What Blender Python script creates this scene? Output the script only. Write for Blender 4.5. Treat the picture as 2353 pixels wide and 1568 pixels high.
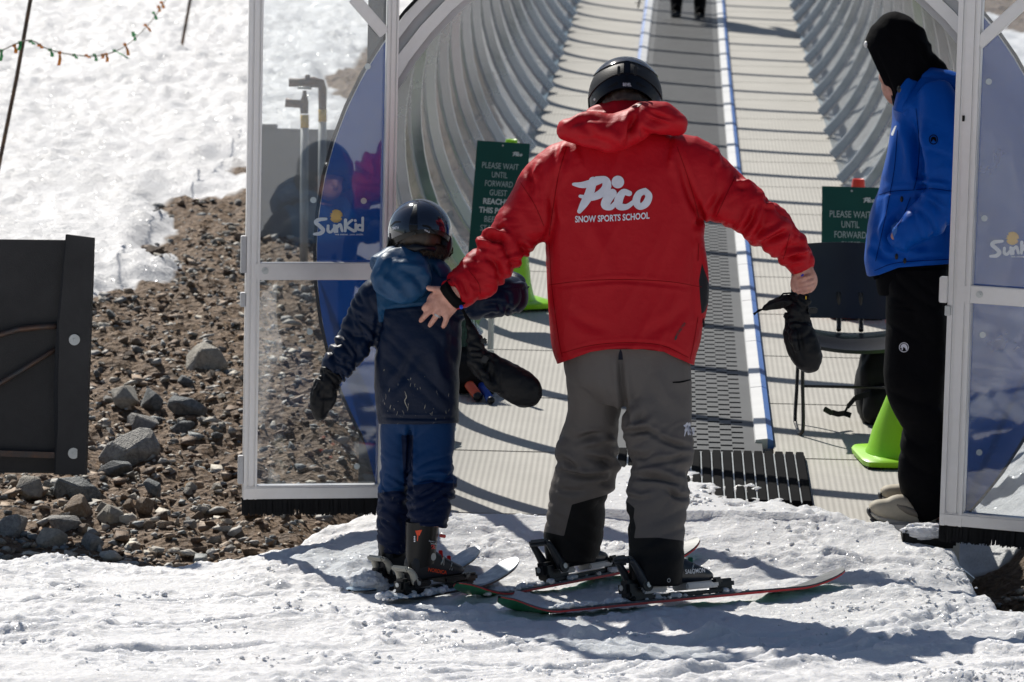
import bpy, bmesh, math, random
import numpy as np
from mathutils import Vector, Matrix
from mathutils.bvhtree import BVHTree
SC = bpy.context.scene
for o in list(bpy.data.objects): bpy.data.objects.remove(o)
COL = SC.collection
# ------------------------------------------------------------------ camera
FPX = 10500.0                      # focal length in units of a 2353 px wide picture
CU, CV, CAMH = 1176.5, 784.0, 1.6
PITCH = math.atan((784 - 276) / FPX)
ROLL = math.radians(1.3)
RCAM = Matrix.Rotation(math.pi / 2 - PITCH, 3, 'X') @ Matrix.Rotation(ROLL, 3, 'Z')
cd = bpy.data.cameras.new('camera'); cam = bpy.data.objects.new('camera', cd); COL.objects.link(cam)
cam.matrix_world = Matrix.Translation((0, 0, CAMH)) @ RCAM.to_4x4()
cd.sensor_width = 36; cd.lens = FPX / 2353 * 36; cd.clip_start = 0.1; cd.clip_end = 1000
cd.dof.use_dof = True; cd.dof.focus_distance = 15.2; cd.dof.aperture_fstop = 9.0
SC.camera = cam
# ------------------------------------------------------------------ light
SUN_EL = math.radians(46); SUN_AZ = math.radians(-27)    # azimuth from +Y, negative = to the left
SUND = Vector((math.sin(SUN_AZ) * math.cos(SUN_EL), math.cos(SUN_AZ) * math.cos(SUN_EL), math.sin(SUN_EL)))
wd = bpy.data.worlds.new('World'); SC.world = wd; wd.use_nodes = True
nt = wd.node_tree; bg = nt.nodes['Background']
sky = nt.nodes.new('ShaderNodeTexSky'); sky.sky_type = 'NISHITA'; sky.sun_disc = False
sky.sun_elevation = SUN_EL; sky.sun_rotation = SUN_AZ; sky.altitude = 700
nt.links.new(sky.outputs[0], bg.inputs[0]); bg.inputs[1].default_value = 0.05
sl = bpy.data.lights.new('sun', 'SUN'); so = bpy.data.objects.new('sun', sl); COL.objects.link(so)
sl.energy = 4.1; sl.angle = math.radians(0.5); sl.color = (1.0, 0.95, 0.87)
so.rotation_euler = (-SUND).to_track_quat('-Z', 'Y').to_euler(); so.location = SUND * 30
SC.view_settings.view_transform = 'Standard'; SC.view_settings.look = 'None'
SC.view_settings.exposure = 0.5; SC.view_settings.gamma = 1.0; SC.view_settings.use_curve_mapping = False
SC.render.engine = 'CYCLES'
cy = SC.cycles; cy.max_bounces = 10; cy.transparent_max_bounces = 40; cy.caustics_reflective = False; cy.caustics_refractive = False
cy.use_denoising = True; cy.denoiser = 'OPENIMAGEDENOISE'; cy.sample_clamp_indirect = 4; cy.use_adaptive_sampling = False
# ------------------------------------------------------------------ geometry helpers
def ray(u, v): return RCAM @ Vector(((u - CU) / FPX, -(v - CV) / FPX, -1.0))
def W(u, v, Y):                    # the world point at distance Y that is seen at (u, v)
    d = ray(u, v); return Vector((0, 0, CAMH)) + d * (Y / d.y)
def onfloor(u, v, lift=0.0):
    d = ray(u, v); t = (FA + lift - CAMH) / (d.z - FM * d.y); return Vector((0, 0, CAMH)) + d * t
RINV = np.array(RCAM.transposed())
def projN(P):
    q = (P - np.array([0, 0, CAMH])) @ RINV.T
    return np.stack([CU + FPX * q[:, 0] / -q[:, 2], CV - FPX * q[:, 1] / -q[:, 2]], 1)
FA, FM = -1.5, 0.1038              # tunnel floor: z = FA + FM * y
def cx(Y): d = Y - 17.65; return 0.6796 + 0.031596 * d + 0.0001146 * d * d
_rng = np.random.RandomState(7)
_perm = np.concatenate([_rng.permutation(256)] * 3)
_grad = _rng.normal(size=(256, 3)); _grad /= np.linalg.norm(_grad, axis=1)[:, None]
def perlin(P):
    P = np.asarray(P, float); I = np.floor(P).astype(int); f = P - I; I &= 255
    w = f * f * f * (f * (f * 6 - 15) + 10); out = np.zeros(len(P))
    for dx in (0, 1):
        for dy in (0, 1):
            for dz in (0, 1):
                h = _perm[_perm[_perm[(I[:, 0] + dx) & 255] + ((I[:, 1] + dy) & 255)] + ((I[:, 2] + dz) & 255)]
                g = _grad[h]; d = f - np.array([dx, dy, dz])
                out += (g * d).sum(1) * np.where(dx, w[:, 0], 1 - w[:, 0]) * np.where(dy, w[:, 1], 1 - w[:, 1]) * np.where(dz, w[:, 2], 1 - w[:, 2])
    return out * 1.5
def fbm(P, n=3, gain=.5):
    s = 0; a = 1.0; P = np.asarray(P, float)
    for i in range(n): s = s + a * perlin(P + 17.3 * i); P = P * 2.03; a *= gain
    return s
def sstep(a, b, x): t = np.clip((x - a) / (b - a), 0, 1); return t * t * (3 - 2 * t)
def link(o, parent=None):
    COL.objects.link(o)
    if parent is not None:
        o.parent = parent
        o.matrix_parent_inverse = parent_world(parent).inverted()
    return o
def parent_world(p):
    if p.parent is None: return p.matrix_basis.copy()
    return parent_world(p.parent) @ p.matrix_parent_inverse @ p.matrix_basis
def mk(name, verts, faces, mats, parent=None, smooth=False, fm=None, kind=None):
    me = bpy.data.meshes.new(name); me.from_pydata([tuple(v) for v in verts], [], faces)
    if not isinstance(mats, (list, tuple)): mats = [mats]
    for m in mats: me.materials.append(m)
    if fm is not None: me.polygons.foreach_set('material_index', np.asarray(fm, np.int32))
    if smooth: me.polygons.foreach_set('use_smooth', np.ones(len(me.polygons), bool))
    me.update(); o = bpy.data.objects.new(name, me); link(o, parent)
    if kind: o['kind'] = kind
    return o
def grid_mesh(name, V, nx, ny, mats, parent=None, keep=None, smooth=True):
    i = np.arange((nx - 1) * (ny - 1)); r = i // (nx - 1); c = i % (nx - 1); a = r * nx + c
    Q = np.stack([a, a + 1, a + nx + 1, a + nx], 1)
    if keep is not None:
        Q = Q[keep[Q].all(1)]; used = np.unique(Q); rem = np.full(len(V), -1); rem[used] = np.arange(len(used)); Q = rem[Q]; V = V[used]
    return fast_mesh(name, V, Q, mats, parent, smooth)
def fast_mesh(name, V, Q, mats, parent=None, smooth=True):
    me = bpy.data.meshes.new(name); k = Q.shape[1]
    me.vertices.add(len(V)); me.vertices.foreach_set('co', np.ascontiguousarray(V, np.float32).ravel())
    me.loops.add(Q.size); me.loops.foreach_set('vertex_index', np.ascontiguousarray(Q, np.int32).ravel())
    me.polygons.add(len(Q)); me.polygons.foreach_set('loop_start', np.arange(0, Q.size, k, dtype=np.int32))
    me.polygons.foreach_set('loop_total', np.full(len(Q), k, np.int32))
    if smooth: me.polygons.foreach_set('use_smooth', np.ones(len(Q), bool))
    if not isinstance(mats, (list, tuple)): mats = [mats]
    for m in mats: me.materials.append(m)
    me.update(calc_edges=True); me.validate()
    o = bpy.data.objects.new(name, me); link(o, parent); return o
def attr(o, name, vals):
    a = o.data.attributes.new(name, 'FLOAT', 'POINT'); a.data.foreach_set('value', np.asarray(vals, np.float32))
def tag(o, label, cat, group=None):
    o['label'] = label; o['category'] = cat
    if group: o['group'] = group
    return o
def thing(name, label, cat, loc=(0, 0, 0), group=None):
    o = bpy.data.objects.new(name, None); o.empty_display_size = .05; o.location = loc; COL.objects.link(o)
    return tag(o, label, cat, group)
def structure(o): o['kind'] = 'structure'; return o
class MB:                           # collects pieces of ONE part
    def __init__(s): s.v = []; s.f = []; s.m = []
    def add(s, V, Fc, m=0):
        b = len(s.v); s.v += [Vector(p) for p in V]; s.f += [tuple(i + b for i in f) for f in Fc]; s.m += [m] * len(Fc); return s
    def box(s, c, size, rot=None, m=0, bev=0.0):
        hx, hy, hz = [k / 2 for k in size]; c = Vector(c)
        bm = bmesh.new(); bmesh.ops.create_cube(bm, size=1)
        for v in bm.verts: v.co = Vector((v.co.x * size[0], v.co.y * size[1], v.co.z * size[2]))
        if bev > 0: bmesh.ops.bevel(bm, geom=list(bm.edges), offset=min(bev, .45 * min(size)), segments=2, affect='EDGES')
        bm.verts.index_update()
        V = [(rot @ v.co if rot is not None else v.co) + c for v in bm.verts]; Fc = [[v.index for v in f.verts] for f in bm.faces]; bm.free()
        return s.add(V, Fc, m)
    def bar(s, p, q, w, t, up=(0, 0, 1), m=0, bev=0.0):    # box from p to q; w across, t along up
        p = Vector(p); q = Vector(q); d = (q - p); L = d.length; d.normalize(); up = Vector(up)
        x = d.cross(up).normalized(); z = x.cross(d).normalized()
        return s.box((p + q) / 2, (w, L, t), Matrix((x, d, z)).transposed(), m, bev)
    def tube(s, pts, r, n=10, m=0, cap=True):
        pts = [Vector(p) for p in pts]; rr = r if isinstance(r, (list, tuple)) else [r] * len(pts)
        t0 = (pts[1] - pts[0]).normalized(); a = t0.orthogonal().normalized(); rings = []
        for i, p in enumerate(pts):
            t = ((pts[min(i + 1, len(pts) - 1)] - pts[max(i - 1, 0)])).normalized()
            a = (a - t * a.dot(t)); a = a.normalized() if a.length > 1e-6 else t.orthogonal().normalized(); b = t.cross(a)
            rings.append([p + (a * math.cos(k * 2 * math.pi / n) + b * math.sin(k * 2 * math.pi / n)) * rr[i] for k in range(n)])
        return s.loft(rings, m, cap)
    def loft(s, rings, m=0, cap=True):
        n = len(rings[0]); V = [p for r in rings for p in r]; Fc = []
        for i in range(len(rings) - 1):
            for k in range(n):
                k2 = (k + 1) % n; Fc.append((i * n + k, i * n + k2, (i + 1) * n + k2, (i + 1) * n + k))
        if cap: Fc.append(tuple(range(n - 1, -1, -1))); Fc.append(tuple((len(rings) - 1) * n + k for k in range(n)))
        return s.add(V, Fc, m)
    def prism(s, poly, d, m=0):    # polygon of world points extruded by vector d
        poly = [Vector(p) for p in poly]; n = len(poly); d = Vector(d)
        V = poly + [p + d for p in poly]
        Fc = [tuple(range(n - 1, -1, -1)), tuple(range(n, 2 * n))] + [(k, (k + 1) % n, n + (k + 1) % n, n + k) for k in range(n)]
        return s.add(V, Fc, m)
    def disc(s, c, nrm, r, h, n=16, m=0):
        c = Vector(c); nrm = Vector(nrm).normalized(); return s.tube([c, c + nrm * h], r, n, m)
    def ball(s, c, rad, rot=None, m=0, nu=14, nv=9):
        c = Vector(c); rad = rad if isinstance(rad, (list, tuple)) else (rad,) * 3; rings = []
        for j in range(nv + 1):
            th = math.pi * (0.02 + .96 * j / nv)
            rings.append([c + (lambda q: rot @ q if rot is not None else q)(Vector((rad[0] * math.sin(th) * math.cos(2 * math.pi * k / nu), rad[1] * math.sin(th) * math.sin(2 * math.pi * k / nu), rad[2] * math.cos(th)))) for k in range(nu)])
        return s.loft(rings, m)
    def build(s, name, mats, parent=None, smooth=False, kind=None, auto=None):
        o = mk(name, s.v, s.f, mats, parent, smooth, s.m if isinstance(mats, (list, tuple)) else None, kind)
        bm = bmesh.new(); bm.from_mesh(o.data); bmesh.ops.recalc_face_normals(bm, faces=bm.faces); bm.to_mesh(o.data); bm.free()
        if auto is not None:
            o.data.polygons.foreach_set('use_smooth', np.ones(len(o.data.polygons), bool)); o.data.set_sharp_from_angle(angle=math.radians(auto))
        return o
def crom(pts, n):                   # Catmull-Rom through rows of numbers
    P = np.array(pts, float); out = []
    Q = np.vstack([2 * P[0] - P[1], P, 2 * P[-1] - P[-2]])
    for i in range(1, len(Q) - 2):
        for k in range(n):
            t = k / n; out.append(.5 * ((2 * Q[i]) + (-Q[i - 1] + Q[i + 1]) * t + (2 * Q[i - 1] - 5 * Q[i] + 4 * Q[i + 1] - Q[i + 2]) * t * t + (-Q[i - 1] + 3 * Q[i] - 3 * Q[i + 1] + Q[i + 2]) * t ** 3))
    out.append(P[-1]); return np.array(out)
# ------------------------------------------------------------------ materials
def N(nt, t, **kw):
    n = nt.nodes.new(t)
    for k, v in kw.items():
        if k.startswith('i_'):
            n.inputs[int(k[2:]) if k[2:].isdigit() else k[2:].replace('_', ' ')].default_value = v
        else: setattr(n, k, v)
    return n
def mat(name, col, rough=.5, metal=0.0, spec=.5, var=0.0, vscale=6.0, bump=None, coat=0.0, sheen=0.0, col2=None, trans=0.0, sss=0.0, rvar=0.0):
    m = bpy.data.materials.new(name); m.use_nodes = True; t = m.node_tree; b = t.nodes['Principled BSDF']
    b.inputs['Base Color'].default_value = (*col, 1); b.inputs['Roughness'].default_value = rough; b.inputs['Metallic'].default_value = metal
    b.inputs['Specular IOR Level'].default_value = spec; b.inputs['Coat Weight'].default_value = coat; b.inputs['Coat Roughness'].default_value = .08
    if sheen: b.inputs['Sheen Weight'].default_value = sheen; b.inputs['Sheen Roughness'].default_value = .5
    if trans: b.inputs['Transmission Weight'].default_value = trans
    tc = N(t, 'ShaderNodeTexCoord')
    if var or col2:
        nz = N(t, 'ShaderNodeTexNoise'); nz.inputs['Scale'].default_value = vscale; nz.inputs['Detail'].default_value = 6; nz.inputs['Roughness'].default_value = .65
        t.links.new(tc.outputs['Object'], nz.inputs['Vector'])
        mx = N(t, 'ShaderNodeMix', data_type='RGBA'); c2 = col2 if col2 else tuple(min(1, k * (1 + var)) for k in col); c1 = col if col2 else tuple(k * (1 - var) for k in col)
        mx.inputs['A'].default_value = (*c1, 1); mx.inputs['B'].default_value = (*c2, 1)
        rp = N(t, 'ShaderNodeMapRange'); rp.inputs[1].default_value = .35; rp.inputs[2].default_value = .65
        t.links.new(nz.outputs['Fac'], rp.inputs[0]); t.links.new(rp.outputs[0], mx.inputs['Factor']); t.links.new(mx.outputs['Result'], b.inputs['Base Color'])
        if rvar:
            r2 = N(t, 'ShaderNodeMapRange'); r2.inputs[1].default_value = .3; r2.inputs[2].default_value = .7; r2.inputs[3].default_value = rough - rvar; r2.inputs[4].default_value = rough + rvar
            t.links.new(nz.outputs['Fac'], r2.inputs[0]); t.links.new(r2.outputs[0], b.inputs['Roughness'])
    if bump:
        sc_, st, dist = bump
        n2 = N(t, 'ShaderNodeTexNoise'); n2.inputs['Scale'].default_value = sc_; n2.inputs['Detail'].default_value = 4
        t.links.new(tc.outputs['Object'], n2.inputs['Vector'])
        bp = N(t, 'ShaderNodeBump'); bp.inputs['Strength'].default_value = st; bp.inputs['Distance'].default_value = dist
        t.links.new(n2.outputs['Fac'], bp.inputs['Height']); t.links.new(bp.outputs[0], b.inputs['Normal'])
    return m
def pane_mat(name, tint=(1, 1, 1), refl=1.0, haze=0.0, hazecol=(.8, .82, .85), rough=.03):
    m = bpy.data.materials.new(name); m.use_nodes = True; t = m.node_tree; t.nodes.clear()
    out = N(t, 'ShaderNodeOutputMaterial'); tr = N(t, 'ShaderNodeBsdfTransparent'); tr.inputs[0].default_value = (*tint, 1)
    gl = N(t, 'ShaderNodeBsdfGlossy'); gl.inputs['Roughness'].default_value = rough
    lw = N(t, 'ShaderNodeLayerWeight'); lw.inputs[0].default_value = .5      # Schlick, the same from both sides of the sheet
    pw = N(t, 'ShaderNodeMath', operation='POWER'); pw.inputs[1].default_value = 5; t.links.new(lw.outputs['Facing'], pw.inputs[0])
    fr = N(t, 'ShaderNodeMath', operation='MULTIPLY_ADD'); fr.inputs[1].default_value = .96; fr.inputs[2].default_value = .04; t.links.new(pw.outputs[0], fr.inputs[0])
    mu = N(t, 'ShaderNodeMath', operation='MULTIPLY'); mu.inputs[1].default_value = refl; mu.use_clamp = True
    ms = N(t, 'ShaderNodeMixShader'); t.links.new(fr.outputs[0], mu.inputs[0]); t.links.new(mu.outputs[0], ms.inputs[0]); t.links.new(tr.outputs[0], ms.inputs[1]); t.links.new(gl.outputs[0], ms.inputs[2])
    last = ms
    if haze:
        df = N(t, 'ShaderNodeBsdfDiffuse'); df.inputs[0].default_value = (*hazecol, 1)
        tl = N(t, 'ShaderNodeBsdfTranslucent'); tl.inputs[0].default_value = (*hazecol, 1)
        m0 = N(t, 'ShaderNodeMixShader'); m0.inputs[0].default_value = .5; t.links.new(df.outputs[0], m0.inputs[1]); t.links.new(tl.outputs[0], m0.inputs[2])
        tc = N(t, 'ShaderNodeTexCoord'); nz = N(t, 'ShaderNodeTexNoise'); nz.inputs['Scale'].default_value = 5; nz.inputs['Detail'].default_value = 8; nz.inputs['Roughness'].default_value = .7
        t.links.new(tc.outputs['Object'], nz.inputs['Vector'])
        rp = N(t, 'ShaderNodeMapRange'); rp.inputs[1].default_value = .3; rp.inputs[2].default_value = .75; rp.inputs[3].default_value = haze * .35; rp.inputs[4].default_value = haze * 1.5
        t.links.new(nz.outputs['Fac'], rp.inputs[0])
        m2 = N(t, 'ShaderNodeMixShader'); t.links.new(rp.outputs[0], m2.inputs[0]); t.links.new(ms.outputs[0], m2.inputs[1]); t.links.new(m0.outputs[0], m2.inputs[2]); last = m2
    t.links.new(last.outputs[0], out.inputs[0]); return m
MALU = mat('aluminium', (.62, .61, .61), .38, .55, var=.1, vscale=3, bump=(60, .08, .002), rvar=.08)
MALUD = mat('aluminium_dull', (.42, .42, .43), .5, .4, var=.12, vscale=4)
MRIB = mat('rib_aluminium', (.46, .46, .465), .24, .75, var=.12, vscale=2.5, rvar=.08)
MBLACK = mat('black_rubber', (.006, .006, .007), .6, spec=.2, var=.3, vscale=8, bump=(40, .15, .004))
MBLKP = mat('black_plastic', (.008, .009, .011), .34, spec=.35, var=.2, vscale=5)
MSTEEL = mat('zinc_steel', (.45, .47, .47), .4, .8, var=.12, vscale=12)
MWHITE = mat('white_print', (.62, .62, .68), .6, var=.06, vscale=30)
MWHITEP = mat('white_plastic', (.7, .7, .7), .45, var=.1, vscale=10)
# ------------------------------------------------------------------ flat print: text and brush strokes as thin meshes
def polysd(P, poly):               # signed distance of points to a polygon, positive inside
    poly = np.array(poly, float); n = len(poly); d = np.full(len(P), 1e9); ins = np.zeros(len(P), bool)
    for i in range(n):
        a = poly[i]; b = poly[(i + 1) % n]; e = b - a; w = P - a
        t = np.clip((w @ e) / max(1e-9, e @ e), 0, 1); d = np.minimum(d, np.hypot(*(w - t[:, None] * e).T))
        c = ((a[1] > P[:, 1]) != (b[1] > P[:, 1])); den = (b[1] - a[1]) if b[1] != a[1] else 1e-9
        ins ^= c & (P[:, 0] < (b[0] - a[0]) * (P[:, 1] - a[1]) / den + a[0])
    return np.where(ins, d, -d)
def polyline_d(P, pts):            # distance to a polyline and position 0..1 along it
    pts = np.array(pts, float); L = np.r_[0, np.cumsum(np.hypot(*np.diff(pts, axis=0).T))]; best = np.full(len(P), 1e9); tt = np.zeros(len(P)); side = np.zeros(len(P))
    for i in range(len(pts) - 1):
        e = pts[i + 1] - pts[i]; w = P - pts[i]; t = np.clip((w @ e) / (e @ e), 0, 1); q = w - t[:, None] * e; dd = np.hypot(q[:, 0], q[:, 1])
        m = dd < best; best[m] = dd[m]; tt[m] = (L[i] + t[m] * (L[i + 1] - L[i])) / L[-1]; side[m] = np.sign(e[0] * w[m, 1] - e[1] * w[m, 0])
    return best, tt, side
def text2d(s, bold=0.0, xs=1.0, maxedge=None):
    c = bpy.data.curves.new('t', 'FONT'); c.body = s; c.align_x = 'CENTER'; c.size = 1; c.offset = bold; c.resolution_u = 3
    o = bpy.data.objects.new('t', c); COL.objects.link(o); dg = bpy.context.evaluated_depsgraph_get(); me = o.evaluated_get(dg).to_mesh()
    V = np.array([(v.co.x * xs, v.co.y) for v in me.vertices]); Fc = [tuple(p.vertices) for p in me.polygons]
    o.evaluated_get(dg).to_mesh_clear(); bpy.data.objects.remove(o); bpy.data.curves.remove(c); return V, Fc
def stroke2d(pts, n=6, closed=False):   # rows (x, y, width)
    P = crom(pts + [pts[0]] if closed else pts, n); V = []; Fc = []; k = len(P)
    T = np.gradient(P[:, :2], axis=0)
    if closed: T[0] = T[-1] = P[1, :2] - P[-2, :2]
    T /= np.linalg.norm(T, axis=1)[:, None] + 1e-9; Nn = np.stack([-T[:, 1], T[:, 0]], 1)
    for i in range(k): V += [P[i, :2] + Nn[i] * P[i, 2] / 2, P[i, :2] - Nn[i] * P[i, 2] / 2]
    for i in range(k - 1): Fc.append((2 * i, 2 * i + 1, 2 * i + 3, 2 * i + 2))
    if not closed:
        for e, sgn in ((0, -1), (k - 1, 1)):
            b = len(V); r = P[e, 2] / 2; base = math.atan2(T[e, 1], T[e, 0]) + (0 if sgn > 0 else math.pi)
            V += [P[e, :2] + r * np.array([math.cos(base + a), math.sin(base + a)]) for a in np.linspace(-math.pi / 2, math.pi / 2, 8)]
            Fc.append(tuple(range(b, b + 8)))
    return np.array(V), Fc
def disc2d(c, r, n=24, ry=None):
    a = np.linspace(0, 2 * math.pi, n, endpoint=False); return np.stack([c[0] + r * np.cos(a), c[1] + (ry or r) * np.sin(a)], 1), [tuple(range(n))]
def decal(name, shapes, place, m, parent, maxe=None):
    # shapes: list of (V, F) in 2-D; place((x, y), k) -> world point, k = layer number
    bm = bmesh.new()
    for k, (V, Fc) in enumerate(shapes):
        vs = [bm.verts.new((float(p[0]), float(p[1]), k)) for p in V]
        for f in Fc:
            try: bm.faces.new([vs[i] for i in f])
            except ValueError: pass
    bmesh.ops.triangulate(bm, faces=bm.faces)
    if maxe:
        for _ in range(4):
            ed = [e for e in bm.edges if e.calc_length() > maxe]
            if not ed: break
            bmesh.ops.subdivide_edges(bm, edges=ed, cuts=1); bmesh.ops.triangulate(bm, faces=bm.faces)
    for v in bm.verts: v.co = place((v.co.x, v.co.y), int(round(v.co.z)))
    me = bpy.data.meshes.new(name); bm.to_mesh(me); bm.free(); me.materials.append(m)
    o = bpy.data.objects.new(name, me); link(o, parent); return o
def aff(V, sx, sy, ox, oy, rot=0.0):
    c, s = math.cos(rot), math.sin(rot); V = np.asarray(V, float) * [sx, sy]
    return np.stack([V[:, 0] * c - V[:, 1] * s + ox, V[:, 0] * s + V[:, 1] * c + oy], 1)
def fit_text(s, width, height, ox, oy, rot=0.0, bold=0.0):   # centred text in a box; y up
    V, Fc = text2d(s, bold); w = V[:, 0].max() - V[:, 0].min(); h = V[:, 1].max() - V[:, 1].min()
    V = V - [(V[:, 0].max() + V[:, 0].min()) / 2, V[:, 1].min()]
    return aff(V, width / w, height / h, ox, oy, rot), Fc
# ------------------------------------------------------------------ snow and dirt
def snow_nodes(t, fine=1.0):
    hill = fine < .9
    b = N(t, 'ShaderNodeBsdfPrincipled'); b.inputs['Roughness'].default_value = .6
    b.inputs['Specular IOR Level'].default_value = .25; b.inputs['Subsurface Weight'].default_value = .6 * (fine > .9); b.inputs['Subsurface Radius'].default_value = (.022, .024, .028); b.inputs['Subsurface Scale'].default_value = .6
    tc = N(t, 'ShaderNodeTexCoord')
    n0 = N(t, 'ShaderNodeTexNoise'); n0.inputs['Scale'].default_value = 2.2; n0.inputs['Detail'].default_value = 6; t.links.new(tc.outputs['Object'], n0.inputs['Vector'])
    mx = N(t, 'ShaderNodeMix', data_type='RGBA'); mx.inputs['A'].default_value = (*((.67, .67, .67) if hill else (.67, .665, .67)), 1); mx.inputs['B'].default_value = (*((.79, .79, .80) if hill else (.77, .775, .79)), 1); t.links.new(n0.outputs['Fac'], mx.inputs['Factor'])
    t.links.new(mx.outputs['Result'], b.inputs['Base Color'])
    n1 = N(t, 'ShaderNodeTexNoise'); n1.inputs['Scale'].default_value = 48 * fine; n1.inputs['Detail'].default_value = 7; n1.inputs['Roughness'].default_value = .7; t.links.new(tc.outputs['Object'], n1.inputs['Vector'])
    bp = N(t, 'ShaderNodeBump'); bp.inputs['Strength'].default_value = 1.0 if hill else .8; bp.inputs['Distance'].default_value = .018 if hill else .014; t.links.new(n1.outputs['Fac'], bp.inputs['Height']); t.links.new(bp.outputs[0], b.inputs['Normal'])
    vo = N(t, 'ShaderNodeTexVoronoi'); vo.inputs['Scale'].default_value = 240 * fine; t.links.new(tc.outputs['Object'], vo.inputs['Vector'])
    ge = N(t, 'ShaderNodeNewGeometry'); sb = N(t, 'ShaderNodeVectorMath', operation='SUBTRACT'); sb.inputs[1].default_value = (.5, .5, .5); t.links.new(vo.outputs['Color'], sb.inputs[0])
    sc = N(t, 'ShaderNodeVectorMath', operation='SCALE'); sc.inputs['Scale'].default_value = 1.9; t.links.new(sb.outputs[0], sc.inputs[0])
    ad = N(t, 'ShaderNodeVectorMath', operation='ADD'); t.links.new(ge.outputs['Normal'], ad.inputs[0]); t.links.new(sc.outputs[0], ad.inputs[1])
    nm = N(t, 'ShaderNodeVectorMath', operation='NORMALIZE'); t.links.new(ad.outputs[0], nm.inputs[0])
    b.inputs['Coat Weight'].default_value = .10 if hill else .14; b.inputs['Coat Roughness'].default_value = .16; b.inputs['Coat IOR'].default_value = 1.31; t.links.new(nm.outputs[0], b.inputs['Coat Normal'])
    return b
def ground_mat(with_dirt):
    m = bpy.data.materials.new('snow_and_dirt' if with_dirt else 'snow'); m.use_nodes = True; t = m.node_tree; t.nodes.clear()
    out = N(t, 'ShaderNodeOutputMaterial'); s = snow_nodes(t, .55 if with_dirt else 1.0)
    if not with_dirt: t.links.new(s.outputs[0], out.inputs[0]); return m
    d = N(t, 'ShaderNodeBsdfPrincipled'); d.inputs['Roughness'].default_value = .8; tc = N(t, 'ShaderNodeTexCoord')
    n1 = N(t, 'ShaderNodeTexNoise'); n1.inputs['Scale'].default_value = 14; n1.inputs['Detail'].default_value = 9; n1.inputs['Roughness'].default_value = .75; t.links.new(tc.outputs['Object'], n1.inputs['Vector'])
    cr = N(t, 'ShaderNodeValToRGB'); e = cr.color_ramp.elements; e[0].position = .3; e[0].color = (.045, .026, .012, 1); e[1].position = .75; e[1].color = (.37, .27, .175, 1)
    k = e.new(.5); k.color = (.17, .10, .05, 1); t.links.new(n1.outputs['Fac'], cr.inputs[0]); t.links.new(cr.outputs[0], d.inputs['Base Color'])
    n2 = N(t, 'ShaderNodeTexVoronoi'); n2.inputs['Scale'].default_value = 38; t.links.new(tc.outputs['Object'], n2.inputs['Vector'])
    bp = N(t, 'ShaderNodeBump'); bp.inputs['Strength'].default_value = .9; bp.inputs['Distance'].default_value = .03; t.links.new(n2.outputs['Distance'], bp.inputs['Height'])
    bp2 = N(t, 'ShaderNodeBump'); bp2.inputs['Strength'].default_value = .9; bp2.inputs['Distance'].default_value = .03; t.links.new(n1.outputs['Fac'], bp2.inputs['Height']); t.links.new(bp.outputs[0], bp2.inputs['Normal']); t.links.new(bp2.outputs[0], d.inputs['Normal'])
    at = N(t, 'ShaderNodeAttribute', attribute_name='snow'); mr = N(t, 'ShaderNodeMapRange'); mr.inputs[1].default_value = -3; mr.inputs[2].default_value = 3; t.links.new(at.outputs['Fac'], mr.inputs[0])
    mix = N(t, 'ShaderNodeMixShader'); t.links.new(mr.outputs[0], mix.inputs[0]); t.links.new(d.outputs[0], mix.inputs[1]); t.links.new(s.outputs[0], mix.inputs[2]); t.links.new(mix.outputs[0], out.inputs[0]); return m
MSNOW = ground_mat(False); MGROUND = ground_mat(True)
DIRT_L = [(-300, 702), (120, 694), (215, 688), (300, 668), (385, 655), (405, 625), (395, 603), (340, 592), (326, 575), (360, 560), (425, 545), (400, 520), (360, 497), (338, 480), (400, 465), (480, 458), (575, 452), (640, 440), (720, 420), (800, 330), (835, 250), (745, 205), (745, 175), (800, 150), (880, 110), (1100, 90), (1300, 700), (1300, 1500), (-300, 1500)]
DIRT_R = [(2215, -60), (2240, 28), (2300, 55), (2353, 78), (2520, 95), (2520, -60)]
DIRT_R2 = [(1500, 1150), (1900, 1195), (2700, 1225), (2700, 1700), (1500, 1700)]
DIRT_S = [(500, 398), (530, 386), (585, 384), (590, 405), (520, 408)]
def t_base(X, Y):
    z = -1.72 + .1038 * Y; low = -.10 + .002 * (Y - 15)
    w = sstep(15.0, 16.2, Y); z = low * (1 - w) + z * w
    z = z - .05 * sstep(1.5, 1.8, X) * (1 - sstep(18, 20, Y))
    return np.where(Y < 60, z, -1.72 + .1038 * 60 + (Y - 60) * .09)
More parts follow.
